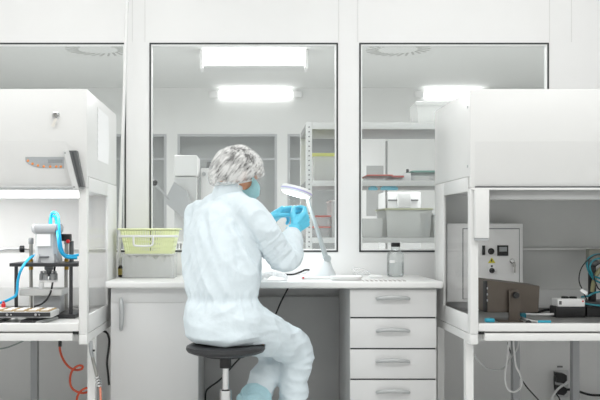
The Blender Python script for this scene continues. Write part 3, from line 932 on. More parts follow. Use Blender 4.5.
CREASE = [(xz(230, 214), xz(246, 246), .011, .010), (xz(244, 240), xz(262, 276), .013, .011), (xz(234, 232), xz(240, 282), .006, .010),
          (xz(203, 214), xz(214, 262), .006, .012), (xz(192, 240), xz(204, 296), .006, .012), (xz(222, 240), xz(232, 296), .005, .009)]
for v, nn in zip(cme.vertices, cme_n):
    p = v.co
    r_, f_ = p.dot(Rv), p.dot(Fv)
    dsp = 0.011 * noise.noise(V((r_ * 5, f_ * 5, p.z * 4 + 3)))
    wt = min(1, max(0, (p.z - .56) / .12))
    # long folds running down the back from the shoulders and out of the near armpit
    dsp += 0.0125 * wt * fold(V((r_ * 9 + p.z * 5.5, f_ * 5, p.z * 1.7)) + V((3.1, 0, 7.7)))
    dsp += 0.0045 * wt * fold(V((r_ * 17 - p.z * 9, f_ * 9, p.z * 5)) + V((1.1, 4, 2.7)))
    # creases round the seat
    dsp += 0.006 * (1 - wt) * fold(V((r_ * 6, f_ * 6, p.z * 16)))
    tl, dl = seg_t(p, HRj, KR); tl2, dl2 = seg_t(p, HLj, KL)
    w1 = max(0, min(1, (.155 - min(dl, dl2)) / .05)) * max(0, min(1, (.70 - p.z) / .1))
    if w1 > 0:
        ax = (KR - HRj).normalized() if dl < dl2 else (KL - HLj).normalized()
        tt = tl if dl < dl2 else tl2
        dsp += 0.0095 * w1 * (0.4 + 0.9 * tt) * fold(V((p.dot(ax) * 13 + p.z * 9, r_ * 3.0, f_ * 2.2)))
    tk, dk = seg_t(p, KR, AR); tk2, dk2 = seg_t(p, KL, AL)
    w2 = max(0, min(1, (.12 - min(dk, dk2)) / .04)) * max(0, min(1, (.47 - p.z) / .06))
    dsp += 0.0030 * max(w1, w2) * fold(V((p.z * 30 + r_ * 14, r_ * 9, f_ * 8))) + 0.0022 * wt * fold(V((r_ * 26 + p.z * 8, f_ * 18, p.z * 9)))
    dsp += 0.009 * w2 * fold(V((p.z * 13 + r_ * 7, r_ * 4, f_ * 4 + 5)))
    for (S, E, W_) in ((SR, ER, WR_), (SL, EL, WL_)):
        te, de = seg_t(p, S, E); tf, df_ = seg_t(p, E, W_)
        w3 = max(0, min(1, (.115 - min(de, df_)) / .04)) * max(0, min(1, (te - .15) / .25))
        if w3 > 0:
            m_ = de / (de + df_ + 1e-6)
            ax = ((E - S).normalized() * (1 - m_) + (W_ - E).normalized() * m_).normalized()
            dsp += 0.009 * w3 * .75 * fold(V((p.dot(ax) * 9 + r_ * 3, r_ * 3.5, p.z * 3)))
        if df_ < .07 and tf > .78:
            dsp -= 0.003
    # a few deep creases across the back and into the near armpit
    if nn.y < .25 and p.z > .72:
        for (ca_, cb_x, dep, wd_) in CREASE:
            t_, dd_ = seg_t(V((p.x, 0, p.z)), ca_, cb_x)
            k_ = math.sin(PI * min(1, max(0, t_ * .9 + .05)))
            sg = (p.x - (ca_.x + (cb_x.x - ca_.x) * t_))
            dsp += k_ * dep * (-math.exp(-(dd_ / wd_) ** 2) + .8 * math.exp(-((sg + wd_ * 2.0) / (wd_ * 1.3)) ** 2) * (1 if dd_ < wd_ * 6 else 0))
    # elastic waist
    g = math.exp(-((p.z - 0.712) / 0.022) ** 2)
    if g > 0.01:
        dsp -= 0.008 * g
        ang = math.atan2((p - V((-.13, 3.9, .7))).dot(Fv), (p - V((-.13, 3.9, .7))).dot(Rv))
        dsp += 0.0035 * math.exp(-((p.z - 0.712) / 0.045) ** 2) * math.sin(ang * 26 + 3 * noise.noise(p * 20))
    v.co = p + nn * dsp
    if 0.455 < v.co.z < 0.5125 and (v.co.xy - V((sx, sy))).length < 0.176: v.co.z = 0.5125
link_mesh(cme, 'coverall', suit_m, person, angle=80)
# collar
co = MB()
Ft = (Fv - UP * .38).normalized()
co.loft([(V((-.112, 3.997, 1.140)), Rv * .084, Fv * .078), (V((-.103, 4.000, 1.180)), Rv * .075, Ft * .073), (V((-.094, 4.003, 1.208)), Rv * .069, Ft * .070), (V((-.090, 4.005, 1.226)), Rv * .066, Ft * .068),
         (V((-.090, 4.005, 1.227)), Rv * .060, Ft * .062), (V((-.104, 4.002, 1.175)), Rv * .064, Ft * .062)], 32)
co.build('collar', suit_m, person, angle=80)
# gloves
for (E, W_, rt, U_, N_, cu, th, nm) in ((ER, WR_, True, UR, NR, CUR_R, TH_R, 'right'), (EL, WL_, False, ULh, NL, CUR_L, TH_L, 'left')):
    g = MB()
    hand_caps(g, W_, U_, N_, rt, 0.0022, cu, th)
    dw = (W_ - E).normalized()
    g.tube([W_ - dw * .042, W_ - dw * .02, W_ + U_.normalized() * .01], [.041, .038, .029], 22, 4)
    gm = remesh(g, 0.0026, 3)
    for v in gm.vertices:
        dd_ = (v.co - W_).length
        v.co += v.normal * (0.0012 * ridged(V((v.co.x * 60, v.co.y * 60, v.co.z * 90))) * (1 if dd_ < .06 else .4))
    link_mesh(gm, 'glove', glove_m, person, 'blue glove on the %s hand' % nm, angle=80)
# hair under the cap
h = MB(); h.ell(HP(-.018, 0, .026), (f3 * .100, s3 * .086, u3 * .102), 32, 20); h.ell(Hc + fh * -.055 - UP * .005, (fh * .055, s3 * .070, UP * .050))
hm = remesh(h, 0.006, 3)
link_mesh(hm, 'hair', hair_m, person, angle=80)
# bouffant cap, gathered at its rim
ca = math.radians(11)
fc = fh * math.cos(ca) + UP * math.sin(ca); uc = UP * math.cos(ca) - fh * math.sin(ca)
cap_c = Hc + fh * -.006 + UP * .004

cb_ = MB()
NU, NV = 96, 30
rows = []
for j in range(NV + 1):
    ph = j / NV * 2.10                        # from crown down past the equator
    row = []
    for i in range(NU):
        th = 2 * PI * i / NU
        rr = math.sin(ph); zz = math.cos(ph)
        pinch = 1.0
        q = V((math.cos(th) * rr, math.sin(th) * rr, zz))
        pl = 0.035 * ridged(V((math.cos(th) * 3.4, math.sin(th) * 3.4, zz * 0.9 + 2))) + 0.02 * math.sin(th * 15 + 2.5 * math.sin(ph * 3)) * (ph / 2) ** 2
        pl += 0.07 * noise.noise(V((q.x * 1.7 + 5, q.y * 1.7, q.z * 1.7)))
        k = (1 + pl)
        if ph > 1.78: k *= 1 - 0.30 * ((ph - 1.78) / 0.30) ** 1.5
        fx = .130 if q.x > 0 else .132
        pos = cap_c + fc * (q.x * fx * k) + s3 * (q.y * .116 * k) + uc * (q.z * .128 * k)
        row.append(cb_.bm.verts.new(pos))
    rows.append(row)
for j in range(NV): cb_.bridge(rows[j], rows[j + 1])
bmesh.ops.remove_doubles(cb_.bm, verts=rows[0], dist=1e-3)
cb_.build('hair_net', cap_m, person, 'white translucent bouffant hair net', angle=80)
rim = MB()
rimpts = []
for i in range(49):
    th = 2 * PI * i / 48; ph = 2.09
    k = 1 - 0.30 * ((ph - 1.78) / 0.30) ** 1.5
    rimpts.append(cap_c + fc * (math.cos(th) * math.sin(ph) * .131 * k) + s3 * (math.sin(th) * math.sin(ph) * .116 * k) + uc * (math.cos(ph) * .128 * k))
rim.tube(rimpts, 0.004, 8, 2)
rim.build('hair_net_band', whitepl_m, person)
# surgical mask
mk = MB()
NM = 21; rows = []
for j in range(13):
    v_ = j / 12                                # 0 nose bridge .. 1 under the chin
    up_ = .004 - .112 * v_
    out_ = .100 + .028 * math.sin(PI * min(1, v_ * 1.15 + .10)) - .040 * max(0, v_ - .62) / .38
    row = []
    for i in range(NM):
        a_ = (i / (NM - 1) - .5) * 2
        sd_ = a_ * (.074 - .022 * v_)
        fo = out_ + .017 - (.082 + .012 * (1 - v_)) * abs(a_) ** 2.6
        pleat = 0.0022 * math.sin(v_ * 24) * (1 - abs(a_) ** 2)
        row.append(mk.bm.verts.new(HP(fo + pleat, sd_, up_ + 0.004 * a_ * a_)))
    rows.append(row)
for j in range(12):
    for i in range(NM - 1): mk.bm.faces.new((rows[j][i], rows[j][i + 1], rows[j + 1][i + 1], rows[j + 1][i]))
r = bmesh.ops.solidify(mk.bm, geom=mk.bm.faces[:], thickness=0.002)
mask = mk.build('face_mask', mask_m, person, 'light blue pleated face mask', angle=80)
for sd in (-1, 1):
    for u_ in (-.012, -.085):
        MB().tube([HP(.0, sd * .075, u_ if u_ > -.05 else -.08), HP(-.02, sd * .083, -.02 if u_ > -.05 else -.05), HP(-.03, sd * .084, .005)], .0016, 6).build('ear_loop', whitepl_m, mask)
# shoe covers
for (FT, K, A, nm, lo) in ((FOOT_R, KR, AR, 'right', .09), (FOOT_L, KL, AL, 'left', 0)):
    s_ = MB()
    limb(s_, FT, [.052, .050, .040], 20)
    up1 = (K - A).normalized()
    limb(s_, [A - V((0, 0, .02)), A + up1 * (.05 - lo * .6), A + up1 * (.10 - lo), A + up1 * (.118 - lo)], [.060, .064, .068, .078], 22)
    limb(s_, [A + up1 * (.118 - lo), A + up1 * (.128 - lo), A + up1 * (.145 - lo)], [.078, .066, .074], 22)
    sm_ = remesh(s_, 0.0055, 3)
    for v in sm_.vertices:
        p = v.co
        tt = (p - A).dot(up1)
        an = math.atan2((p - A).dot(Fv), (p - A).dot(Rv))
        v.co = p + v.normal * (0.006 * ridged(p * 16) + 0.004 * math.exp(-((tt - .125 + lo) / .03) ** 2) * math.sin(an * 16))
        if v.co.z < 0.002: v.co.z = 0.002
    sc = link_mesh(sm_, 'shoe_cover', boot_m, person, 'pale blue shoe cover on the %s foot' % nm, angle=80)
    tie = MB(); c_ = A + up1 * (.128 - lo)
    a_ = up1.orthogonal().normalized(); b_ = up1.cross(a_)
    tie.tube([c_ + (a_ * math.cos(t_ * PI / 8) + b_ * math.sin(t_ * PI / 8)) * .071 for t_ in range(17)], .004, 6, 2)
    tie.build('tie', boot_m, sc)
# small workpiece held between the fingers
hp = P(297.5, 207, 4.285)
tag(MB().box(hp.x - .018, hp.x + .014, hp.y - .012, hp.y + .012, hp.z - .004, hp.z + .004, 0.002).build('small_chip', mat('chip_white', (225, 232, 240), 0.3)), 'small pale chip held between the gloved fingertips', 'chip')

# ------------------------------------------------------------------ magnifier lamp
D = 4.46
lp = thing('magnifier_lamp', 'white desk magnifier lamp with round head above the gloved hands', 'lamp', (PX(322, D), D, ZD))
nrm = V((.27, .09, .945)).normalized()
hc = P(296.5, 191.3, D)
hd = MB().lathe([(0.055, -0.014), (0.076, -0.015), (0.083, -0.008), (0.083, 0.010), (0.077, 0.017), (0.03, 0.021), (0, 0.021)], hc, nrm, 40).build('lamp_head', whitepl_m, lp)
MB().lathe([(0.0, -0.0185), (0.071, -0.0185), (0.074, -0.0155), (0, -0.0155)], hc, nrm, 40).build('led_ring', lens_m, hd, 'lit underside of the lamp head')
MB().lathe([(0.0838, -0.004), (0.0838, 0.003), (0.083, 0.0035), (0.0825, -0.0045)], hc, nrm, 40).build('rim_reflection', mat('lilac_reflection', (190, 184, 222), 0.3), hd)  # violet reflection on the rim, painted as a lilac ring
a0 = P(307, 197, D); a1 = P(325.5, 256, D)
MB().tube([a0, mix(a0, a1, .5), a1], [.0085, .0105, .0135], 14, 4).build('arm', mat('lamp_arm_grey', (172, 179, 180), .35), lp)
MB().tube([P(304, 196, D), P(308, 196.5, D), P(310, 199, D)], .012, 12, 4).build('head_joint', mat('lamp_arm_grey', (172, 179, 180), .35), lp)
MB().cyl(P(327, 258.5, D) + V((0, -.026, 0)), P(327, 258.5, D) + V((0, .026, 0)), .019).build('base_joint', mat('lamp_arm_grey', (172, 179, 180), .35), lp)
cn = MB()
c_ = V((PX(322, D), D, 0))
cn.loft([(V((c_.x - .008, D, ZD + .014)), V((.082, 0, 0)), V((0, .066, 0))), (V((c_.x - .002, D, ZD + .03)), V((.070, 0, 0)), V((0, .058, 0))),
         (V((c_.x + .006, D, ZD + .055)), V((.050, 0, 0)), V((0, .042, 0))), (V((c_.x + .013, D, ZD + .085)), V((.033, 0, 0)), V((0, .028, 0))),
         (V((c_.x + .020, D, PZ(259, D))), V((.020, 0, 0)), V((0, .020, 0)))], 30)
cn.build('foot_cone', mat('lamp_foot', (206, 211, 213), .3), lp)
MB().box(PX(300, D), PX(343, D), D - .10, D + .09, ZD, ZD + .014, 0.006).build('base_plate', whitepl_m, lp)
MB().cyl((PX(302, D), D - .103, ZD + .008), (PX(302, D), D - .099, ZD + .008), .005, n=12).build('switch', red_m, lp)
(MB().tube([P(309, 270, D + .12), P(305, 270, D + .16), P(300, 272.2, D + .18), P(292, 274.5, D + .22), P(280, 274, D + .25)], .005, 8).build('cord', black_m, lp, 'short black cord'))

# things on the worktop
tr = thing('shallow_tray', 'white oval shallow tray on the worktop beside the lamp foot', 'tray', (PX(347, 4.28), 4.29, ZD))
tb = MB()
tb.loft([(V((PX(346.5, 4.28), 4.30, ZD + .0005)), V((.072, 0, 0)), V((0, .055, 0))), (V((PX(346.5, 4.28), 4.30, ZD + .018)), V((.082, 0, 0)), V((0, .065, 0))),
         (V((PX(346.5, 4.28), 4.30, ZD + .021)), V((.080, 0, 0)), V((0, .063, 0))), (V((PX(346.5, 4.28), 4.30, ZD + .014)), V((.072, 0, 0)), V((0, .055, 0)))], 40)
tb.build('dish', whitepl_m, tr)
tag(MB().box(PX(362, 4.26), PX(406, 4.26), 4.205, 4.30, ZD + .0003, ZD + .002).build('dotted_sheet', dot_m), 'thin clear sheet with rows of small dots at the front of the worktop', 'sheet')


def crumple(c, hx, hy, hz, m, name, label, cat, seed):
    mb = MB(); n_ = 22; rows = []
    for j in range(n_):
        row = []
        for i in range(n_):
            u, v = i / (n_ - 1) * 2 - 1, j / (n_ - 1) * 2 - 1
            e = max(0, 1 - (u * u + v * v) * .62)
            h_ = hz * (e ** .6) * (.55 + .55 * ridged(V((u * 2.4 + seed, v * 2.4, seed)))) 
            wob = 1 + .18 * noise.noise(V((u * 2, v * 2, seed + 9)))
            row.append(mb.bm.verts.new(V((c[0] + u * hx * wob, c[1] + v * hy * wob, c[2] + .0008 + max(0, h_)))))
        rows.append(row)
    for j in range(n_ - 1):
        for i in range(n_ - 1): mb.bm.faces.new((rows[j][i], rows[j][i + 1], rows[j + 1][i + 1], rows[j + 1][i]))
    bmesh.ops.solidify(mb.bm, geom=mb.bm.faces[:], thickness=.0008)
    return tag(mb.build(name, m, angle=80), label, cat)


crumple((PX(273, 4.30), 4.30, ZD), .075, .07, .04, paper_m, 'paper_towel', 'crumpled white paper towel on the worktop under the near elbow', 'paper towel', 3)
tw = thing('plastic_tweezers', 'clear plastic tweezers lying on the worktop left of the glass bottle', 'tweezers', (PX(368, 4.5), 4.5, ZD))
for k in (0, 1):
    MB().tube([P(354, 268.5 + k * 2.6, 4.52), P(362, 270 + k * 2, 4.52), P(370, 273.3 + k, 4.50)], [.009, .011, .006], 10).build('arm', clear_m, tw)
MB().box(PX(369, 4.5), PX(382, 4.5), 4.46, 4.53, ZD + .0005, ZD + .016, 0.006).build('tip_cover', whitepl_m, tw)
MB().tube([P(352, 269, 4.52), P(354, 274, 4.52), V((PX(356, 4.52), 4.52, ZD + .008))], .006, 8).build('loop', clear_m, tw)

D = 4.62
bt = thing('glass_bottle', 'clear glass laboratory bottle with black cap on the worktop', 'bottle', (PX(395.5, D), D, ZD))
k = D / F_PX
prof = [(0.0, .001), (.038, .001), (.0445, .008), (.0455, .02), (.0455, .105), (.043, .120), (.034, .134), (.025, .142), (.0225, .150), (.0225, .162), (.0, .162)]
MB().lathe(prof, bt.location, n=36).build('body', bottle_m, bt)
MB().lathe([(.0, .004), (.0425, .004), (.0425, .075), (0, .075)], bt.location, n=36).build('liquid', glassmat('water', (251, 252, 252), .015, .02, (240, 242, 242), .01), bt)
MB().lathe([(.022, .160), (.0245, .162), (.0245, .179), (.021, .182), (0, .182)], bt.location, n=24).build('cap', black_m, bt)
MB().box(bt.location.x - .038, bt.location.x - .012, D - .0472, D - .0445, ZD + .075, ZD + .09).build('graduation_mark', paper_m, bt)

# clear box with the lime basket on it, in front of the window
D = 4.45
x0, x1 = PX(122, D), PX(174, D)
cbx = thing('clear_box', 'clear plastic box holding crumpled film under the lime basket', 'box', ((x0 + x1) / 2, D + .1, ZD))
w_ = MB()
zt = PZ(254, D)
w_.box(x0, x1, D, D + .003, ZD + .001, zt); w_.box(x0, x1, D + .197, D + .2, ZD + .001, zt)
w_.box(x0, x0 + .003, D + .003, D + .197, ZD + .001, zt); w_.box(x1 - .003, x1, D + .003, D + .197, ZD + .001, zt)
w_.box(x0, x1, D, D + .2, ZD + .0005, ZD + .001)
w_.build('walls', clear_m, cbx)
fl = MB(); n_ = 26; rows = []
for j in range(n_):
    row = []
    for i in range(n_):
        u, v = i / (n_ - 1), j / (n_ - 1)
        z = ZD + .006 + .108 * min(1, 26 * min(u, v, 1 - u, 1 - v)) * (.80 + .24 * ridged(V((u * 7, v * 7, 4))))
        row.append(fl.bm.verts.new(V((x0 + .005 + u * (x1 - x0 - .010), D + .005 + v * .190, z))))
    rows.append(row)
for j in range(n_ - 1):
    for i in range(n_ - 1): fl.bm.faces.new((rows[j][i], rows[j][i + 1], rows[j + 1][i + 1], rows[j + 1][i]))
bmesh.ops.solidify(fl.bm, geom=fl.bm.faces[:], thickness=.001)
o = fl.build('film', milky_m, cbx, 'crumpled clear film'); o['kind'] = 'stuff'

bk = thing('lime_basket', 'pale lime plastic basket with white handle stacked on the clear box', 'basket', ((x0 + x1) / 2, D + .11, zt))
bz0, bz1 = zt + .0005, PZ(228.3, D)
hw0, hw1 = (PX(171, D) - PX(124, D)) / 2, (PX(177, D) - PX(120, D)) / 2
cxk = (PX(124, D) + PX(171, D)) / 2 + .003
hd0, hd1 = .090, .112
cy = D + .11


def bk_pt(side, t_, h_):
    hw, hd_ = hw0 + (hw1 - hw0) * h_, hd0 + (hd1 - hd0) * h_
    z = bz0 + (bz1 - bz0) * h_
    return {0: V((cxk - hw + 2 * hw * t_, cy - hd_, z)), 1: V((cxk + hw, cy - hd_ + 2 * hd_ * t_, z)),
            2: V((cxk + hw - 2 * hw * t_, cy + hd_, z)), 3: V((cxk - hw, cy + hd_ - 2 * hd_ * t_, z))}[side]


wl_ = MB()
for side in range(4):
    nb = 22 if side % 2 == 0 else 16
    inn = {0: V((0, .003, 0)), 1: V((-.003, 0, 0)), 2: V((0, -.003, 0)), 3: V((.003, 0, 0))}[side]
    for k in range(nb):
        a, b_ = k / nb + .12 / nb, (k + 1) / nb - .22 / nb
        wl_.prism([bk_pt(side, a, .05), bk_pt(side, b_, .05), bk_pt(side, b_, .95), bk_pt(side, a, .95)], inn)
    for (h0, h1) in ((0, .09), (.24, .30), (.44, .50), (.62, .70), (.90, 1.0)):
        wl_.prism([bk_pt(side, 0, h0), bk_pt(side, 1, h0), bk_pt(side, 1, h1), bk_pt(side, 0, h1)], inn * 1.02)
wl_.prism([bk_pt(0, 0, 0), bk_pt(0, 1, 0), bk_pt(2, 0, 0), bk_pt(2, 1, 0)], (0, 0, .004))
wl_.build('basket_body', lime_m, bk)
rm = MB(); e = .010
A0 = (cxk - hw1 - e, cxk + hw1 + e, cy - hd1 - e, cy + hd1 + e)
rm.box(A0[0], A0[1], A0[2], A0[2] + .012, bz1 - .008, bz1, .003); rm.box(A0[0], A0[1], A0[3] - .012, A0[3], bz1 - .008, bz1, .003)
rm.box(A0[0], A0[0] + .012, A0[2] + .012, A0[3] - .012, bz1 - .008, bz1, .003); rm.box(A0[1] - .012, A0[1], A0[2] + .012, A0[3] - .012, bz1 - .008, bz1, .003)
rm.build('rim', lime_m, bk)
hn = MB(); yh = cy - hd1 - .012
hn.tube([P(133.5, 236.5, yh), P(133.6, 243, yh), P(135, 245.5, yh), P(143, 246, yh), P(151, 245.5, yh), P(152.8, 243, yh), P(153, 236.5, yh)], .0055, 10, 4)
hn.build('handle', whitepl_m, bk, 'white folding handle')
MB().box(cxk - hw1 - .004, cxk + hw1 + .008, yh - .003, yh + .004, PZ(237.3, yh), PZ(235, yh), .002).build('handle_bar', whitepl_m, bk)

D = 4.58
sb = thing('dropper_bottle', 'small dark bottle with gold label and white cap at the left end of the worktop', 'bottle', (PX(120.6, D), D, ZD))
sbz = ZD
MB().lathe([(0, .0005), (.011, .0005), (.0135, .004), (.0135, .052), (.008, .060), (.008, .066), (0, .066)], (sb.location.x, D, sbz + .0), n=20).build('body', amber_m, sb)
MB().lathe([(.0139, .012), (.0139, .044), (.0136, .0445), (.0136, .0115)], (sb.location.x, D, sbz), n=20).build('bottle_label', gold_m, sb)
MB().lathe([(.010, .062), (.010, .096), (.006, .108), (0, .108)], (sb.location.x, D, sbz), n=18).build('cap', whitepl_m, sb)

# leaning white pipe at the end of the left hood
pt = P(127.2, 0, 4.70); pb = P(118.2, 280, 4.70)
dz = (pt - pb) / (pt.z - pb.z)
tag(MB().tube([pb - dz * (pb.z - .001), pb, pt, pt + dz * (RZ - .001 - pt.z)], .0095, 14, smooth=False).build('service_pipe', whitepl_m), 'thin white pipe rising past the back corner of the left hood', 'pipe')

# ------------------------------------------------------------------ press in the left hood
DZ = 0.605
pr = thing('bench_press_machine', 'small pneumatic press with grey motor on four posts in the left hood', 'machine', (PX(43, 4.15), 4.17, DZ))
D0, D1 = 4.05, 4.27
MB().box(PX(44, D0), PX(76, D0), D0 - .02, D1 + .03, DZ + .0005, DZ + .02, .002).build('base_plate', blacksteel_m, pr)
MB().box(PX(10.5, D0), PX(78.5, D0), D0 - .02, D1 + .03, PZ(266.5, D0), PZ(263, D0), .002).build('top_plate', blacksteel_m, pr)
zp0, zp1 = PZ(266.5, D0), PZ(263, D0)
for (px, d, r, m, zb) in ((16.2, D0, .0085, blacksteel_m, DZ + .001), (71, D0, .0085, blacksteel_m, DZ + .0205), (31.0, D1, .009, steel_m, DZ + .001), (66, D1, .009, steel_m, DZ + .0205)):
    MB().cyl(V((PX(px, d), d, zb)), V((PX(px, d), d, zp0 - .0005)), r, n=16).build('post', m, pr)
d = 4.14
mo = MB()
def orect(c, hw, hd_, ch, z):
    p = [(-hw + ch, -hd_), (hw - ch, -hd_), (hw, -hd_ + ch), (hw, hd_ - ch), (hw - ch, hd_), (-hw + ch, hd_), (-hw, hd_ - ch), (-hw, -hd_ + ch)]
    return [V((c + x, d + y, z)) for x, y in p]
def stack(mb, levels):
    last = None
    for (c, hw, hd_, ch, py) in levels:
        R = [mb.bm.verts.new(q) for q in orect(PX(c, d), hw, hd_, ch, PZ(py, d))]
        if last: mb.bridge(last, R)
        else: mb.cap(R)
        last = R
    mb.cap(last, True)
stack(mo, [(48, .060, .062, .015, 262.8), (48, .058, .058, .015, 257), (48, .052, .052, .015, 254), (48, .051, .052, .015, 234)])
mot = mo.build('motor_body', mat('motor_grey', (178, 180, 181), .4), pr)
mo = MB(); stack(mo, [(47.7, .054, .055, .012, 233.8), (47.7, .066, .060, .018, 231.5), (47.7, .068, .060, .018, 227), (47.7, .060, .056, .018, 224)]); mo.build('motor_cap', mat('motor_cap_grey', (158, 160, 162), .4), mot)
MB().box(PX(39.5, d), PX(53, d), d - .0545, d - .0525, PZ(246, d), PZ(233.9, d)).build('motor_label', paper_m, mot)
MB().box(PX(42, d), PX(52, d), d - .063, d - .05, PZ(257.5, d), PZ(255.2, d), .004).build('foot_handle', mat('rib_grey', (126, 128, 130), .4), mot)
for (a, b_) in ((37.5, 41), (55.5, 59)):
    MB().prism([P(a, 262.5, d - .064), P(b_, 262.5, d - .064), P((a * .3 + b_ * .7) if a < 48 else (a), 254, d - .056), P((a * .4 + b_ * .6) if a < 48 else a - 1.2, 254, d - .056)], (0, .015, 0)).build('foot_rib', mat('rib_grey', (126, 128, 130), .4), mot)
# valves
for (px, cm, nm) in ((31, mat('rib_grey', (126, 128, 130), .4), 'left'), (66.5, steel_m, 'right')):
    v_ = MB().lathe([(.012, 0), (.012, .012), (.009, .014), (.009, .024), (0, .024)], V((PX(px, D1 - .05), D1 - .05, zp1)), n=6).build('brass_fitting', brass_m, pr)
    zq = zp1 + .024
    MB().cyl(V((PX(px, D1 - .05), D1 - .05, zq)), V((PX(px, D1 - .05), D1 - .05, PZ(244, D1 - .05))), .009, n=16).build('valve_stem', steel_m, v_)
    MB().lathe([(.012, 0), (.0125, .004), (.0125, .026), (.010, .03), (0, .03)], V((PX(px, D1 - .05), D1 - .05, PZ(244, D1 - .05))), n=16).build('valve_cap', cm, v_)
    zlow = zp0
    MB().lathe([(.012, -.022), (.012, 0), (0, 0)], V((PX(px, D1 - .05), D1 - .05, zp0 - .0005)), n=6).build('brass_nut', brass_m, v_)
dv = D1 - .05
ga = MB().lathe([(.015, 0), (.017, .003), (.017, .02), (.013, .024), (0, .024)], P(24.5, 249, dv), (-1, -.25, 0), 22).build('pressure_gauge', black_m, pr)
MB().cyl(P(24.5, 249, dv), P(30, 249, dv), .004, n=10).build('gauge_pipe', steel_m, ga)
MB().box(PX(61, dv), PX(71, dv), dv - .02, dv + .02, PZ(241, dv), PZ(234, dv), .003).build('valve_block', black_m, pr)
MB().lathe([(.010, 0), (.010, .006), (.006, .012), (0, .012)], P(68, 241.5, dv - .02), (0, -1, 0), 16).build('red_button', red_m, pr)
MB().cyl(P(71.5, 241, dv + .01), P(71.5, 262, dv + .01), .011).build('valve_cylinder', darkalu_m, pr)
# spindle, tool wheel and platform
MB().lathe([(.022, -.0005), (.022, -.018), (.014, -.022), (.012, -.04), (.017, -.042), (.017, -.05), (0, -.05)], V((PX(49, d), d, zp0)), n=20).build('spindle', darkalu_m, pr)
wh = MB().lathe([(.040, 0), (.043, .003), (.043, .008), (.040, .011), (0, .011)], V((PX(48.5, d), d, PZ(282, d))), n=28).build('tool_disc', whitepl_m, pr)
for k in range(6):
    a = 2 * PI * k / 6 + .3
    MB().lathe([(.011, .0005), (.011, .028), (.006, .032), (.006, .042), (0, .042)], V((PX(48.5, d) + .032 * math.cos(a), d + .032 * math.sin(a), PZ(282, d) + .011)), n=12).build('tool_roller', greypl_m, wh)
MB().cyl(V((PX(43, d), d - .03, PZ(289, d))), V((PX(43, d), d - .03, PZ(282, d) - .0003)), .012).build('tool_tip', whitepl_m, wh)
MB().box(PX(20, 4.08), PX(62, 4.08), 4.07, 4.22, PZ(295.5, 4.08), PZ(289.2, 4.08), .002).build('platform', lightgrey_m, pr)
MB().box(PX(33, 4.1), PX(60, 4.1), 4.11, 4.20, DZ + .021, PZ(295.6, 4.08), .002).build('platform_block', greypl_m, pr)
# blue air hoses
for pts, nm in (([(55, 224, 4.12), (52, 214, 4.12), (50.5, 222, 4.11)], 0),
                ([(51, 224, 4.14), (51, 216, 4.14), (53.5, 212.5, 4.12), (58, 216, 4.10), (59.5, 232, 4.07), (61, 246, 4.07), (64, 254, 4.1), (70, 256, 4.12), (78, 255, 4.14), (84, 254, 4.3)], 1),
                ([(50, 224, 4.18), (50.5, 218, 4.18), (53, 216, 4.18), (56, 219, 4.16), (58, 238, 4.06), (60, 250, 4.05), (66, 257, 4.08), (77, 258, 4.1)], 1),
                ([(37, 255, 4.2), (30, 258, 4.1), (22, 268, 4.0), (18, 280, 4.0), (16.5, 294, 4.01), (10, 299, 4.02), (0, 303, 4.04), (-8, 304, 4.05)], 1)):
    if nm: MB().tube([P(*q) for q in pts], .0065, 10, 6).build('air_hose', bluehose_m, pr)
MB().tube([P(22, 249.5, dv), P(10, 249, 4.2), P(0, 250.5, 4.2), P(-12, 256, 4.2)], .0045, 8).build('grey_hose', greypl_m, pr)
MB().tube([P(55, 266, 4.2), P(53, 280, 4.15), P(50, 294, 4.05), P(43, 303, 4.03), P(34, 306.5, 4.03)], .0045, 8).build('black_cable', black_m, pr)

# sample tray in front of the press
ty0, ty1 = 3.86, 4.03
ty = thing('sample_tray', 'low tray of tan blocks with dark front rail in front of the press', 'tray', (PX(20, 3.9), 3.94, DZ))
tz0, tz1 = DZ + .028, PZ(312, ty0)
tz1 = PZ(311.7, ty0)
MB().box(PX(-20, ty0), PX(51, ty0), ty0, ty1, PZ(318, ty0), tz1 - .001, .002).build('tray_body', lightgrey_m, ty)
fr_ = MB().box(PX(-20, ty0), PX(50.5, ty0), ty0 - .012, ty0 - .0005, PZ(316.5, ty0), PZ(312.3, ty0), .002).build('front_rail', blacksteel_m, ty)
for px in (7.3, 11.2, 35.8, 39.5):
    MB().lathe([(.007 if px in (7.3, 35.8) else .0045, 0), (.006 if px in (7.3, 35.8) else .004, .005), (0, .005)], P(px, 314.6, ty0 - .012), (0, -1, 0), 12).build('screw', chrome_m, fr_)
for i in range(5):
    for j in range(3):
        x_ = PX(-12 + i * 12.5 , ty0); y_ = ty0 + .012 + j * .052
        fr2 = MB().box(x_, x_ + .048, y_, y_ + .044, tz1 - .001, tz1 + .004, .001).build('sample_block', tan_m, ty)
        MB().box(x_ + .008, x_ + .040, y_ + .008, y_ + .036, tz1 + .0042, tz1 + .0055).build('sample_plate', paper_m, fr2)
for (px0, px1, m) in ((61, 40, alu_m), (57, 35, blacksteel_m), (14, 0, blacksteel_m), (8, -6, alu_m)):
    a, b_ = V((PX(px0 - 4, 4.0), 4.0, DZ + .0075)), V((PX(px1 - 3, 3.79), 3.79, DZ + .0075))
    MB().tube([a, b_], .0066, 8, smooth=False).build('slide_rail', m, ty)
MB().box(PX(20, 3.84), PX(42, 3.84), 3.84, 3.99, DZ + .001, DZ + .012, .002).build('drive_block', blacksteel_m, ty)
for (px, py, m, nm) in ((4, 302.5, red_m, 'red_fitting'), (-4, 300, black_m, 'black_fitting')):
    o = MB().lathe([(.010, 0), (.010, .02), (.006, .024), (.006, .032), (0, .032)], V((PX(px, 4.02), 4.012, tz1 + .002)), n=12)
    o.build(nm, m, ty)

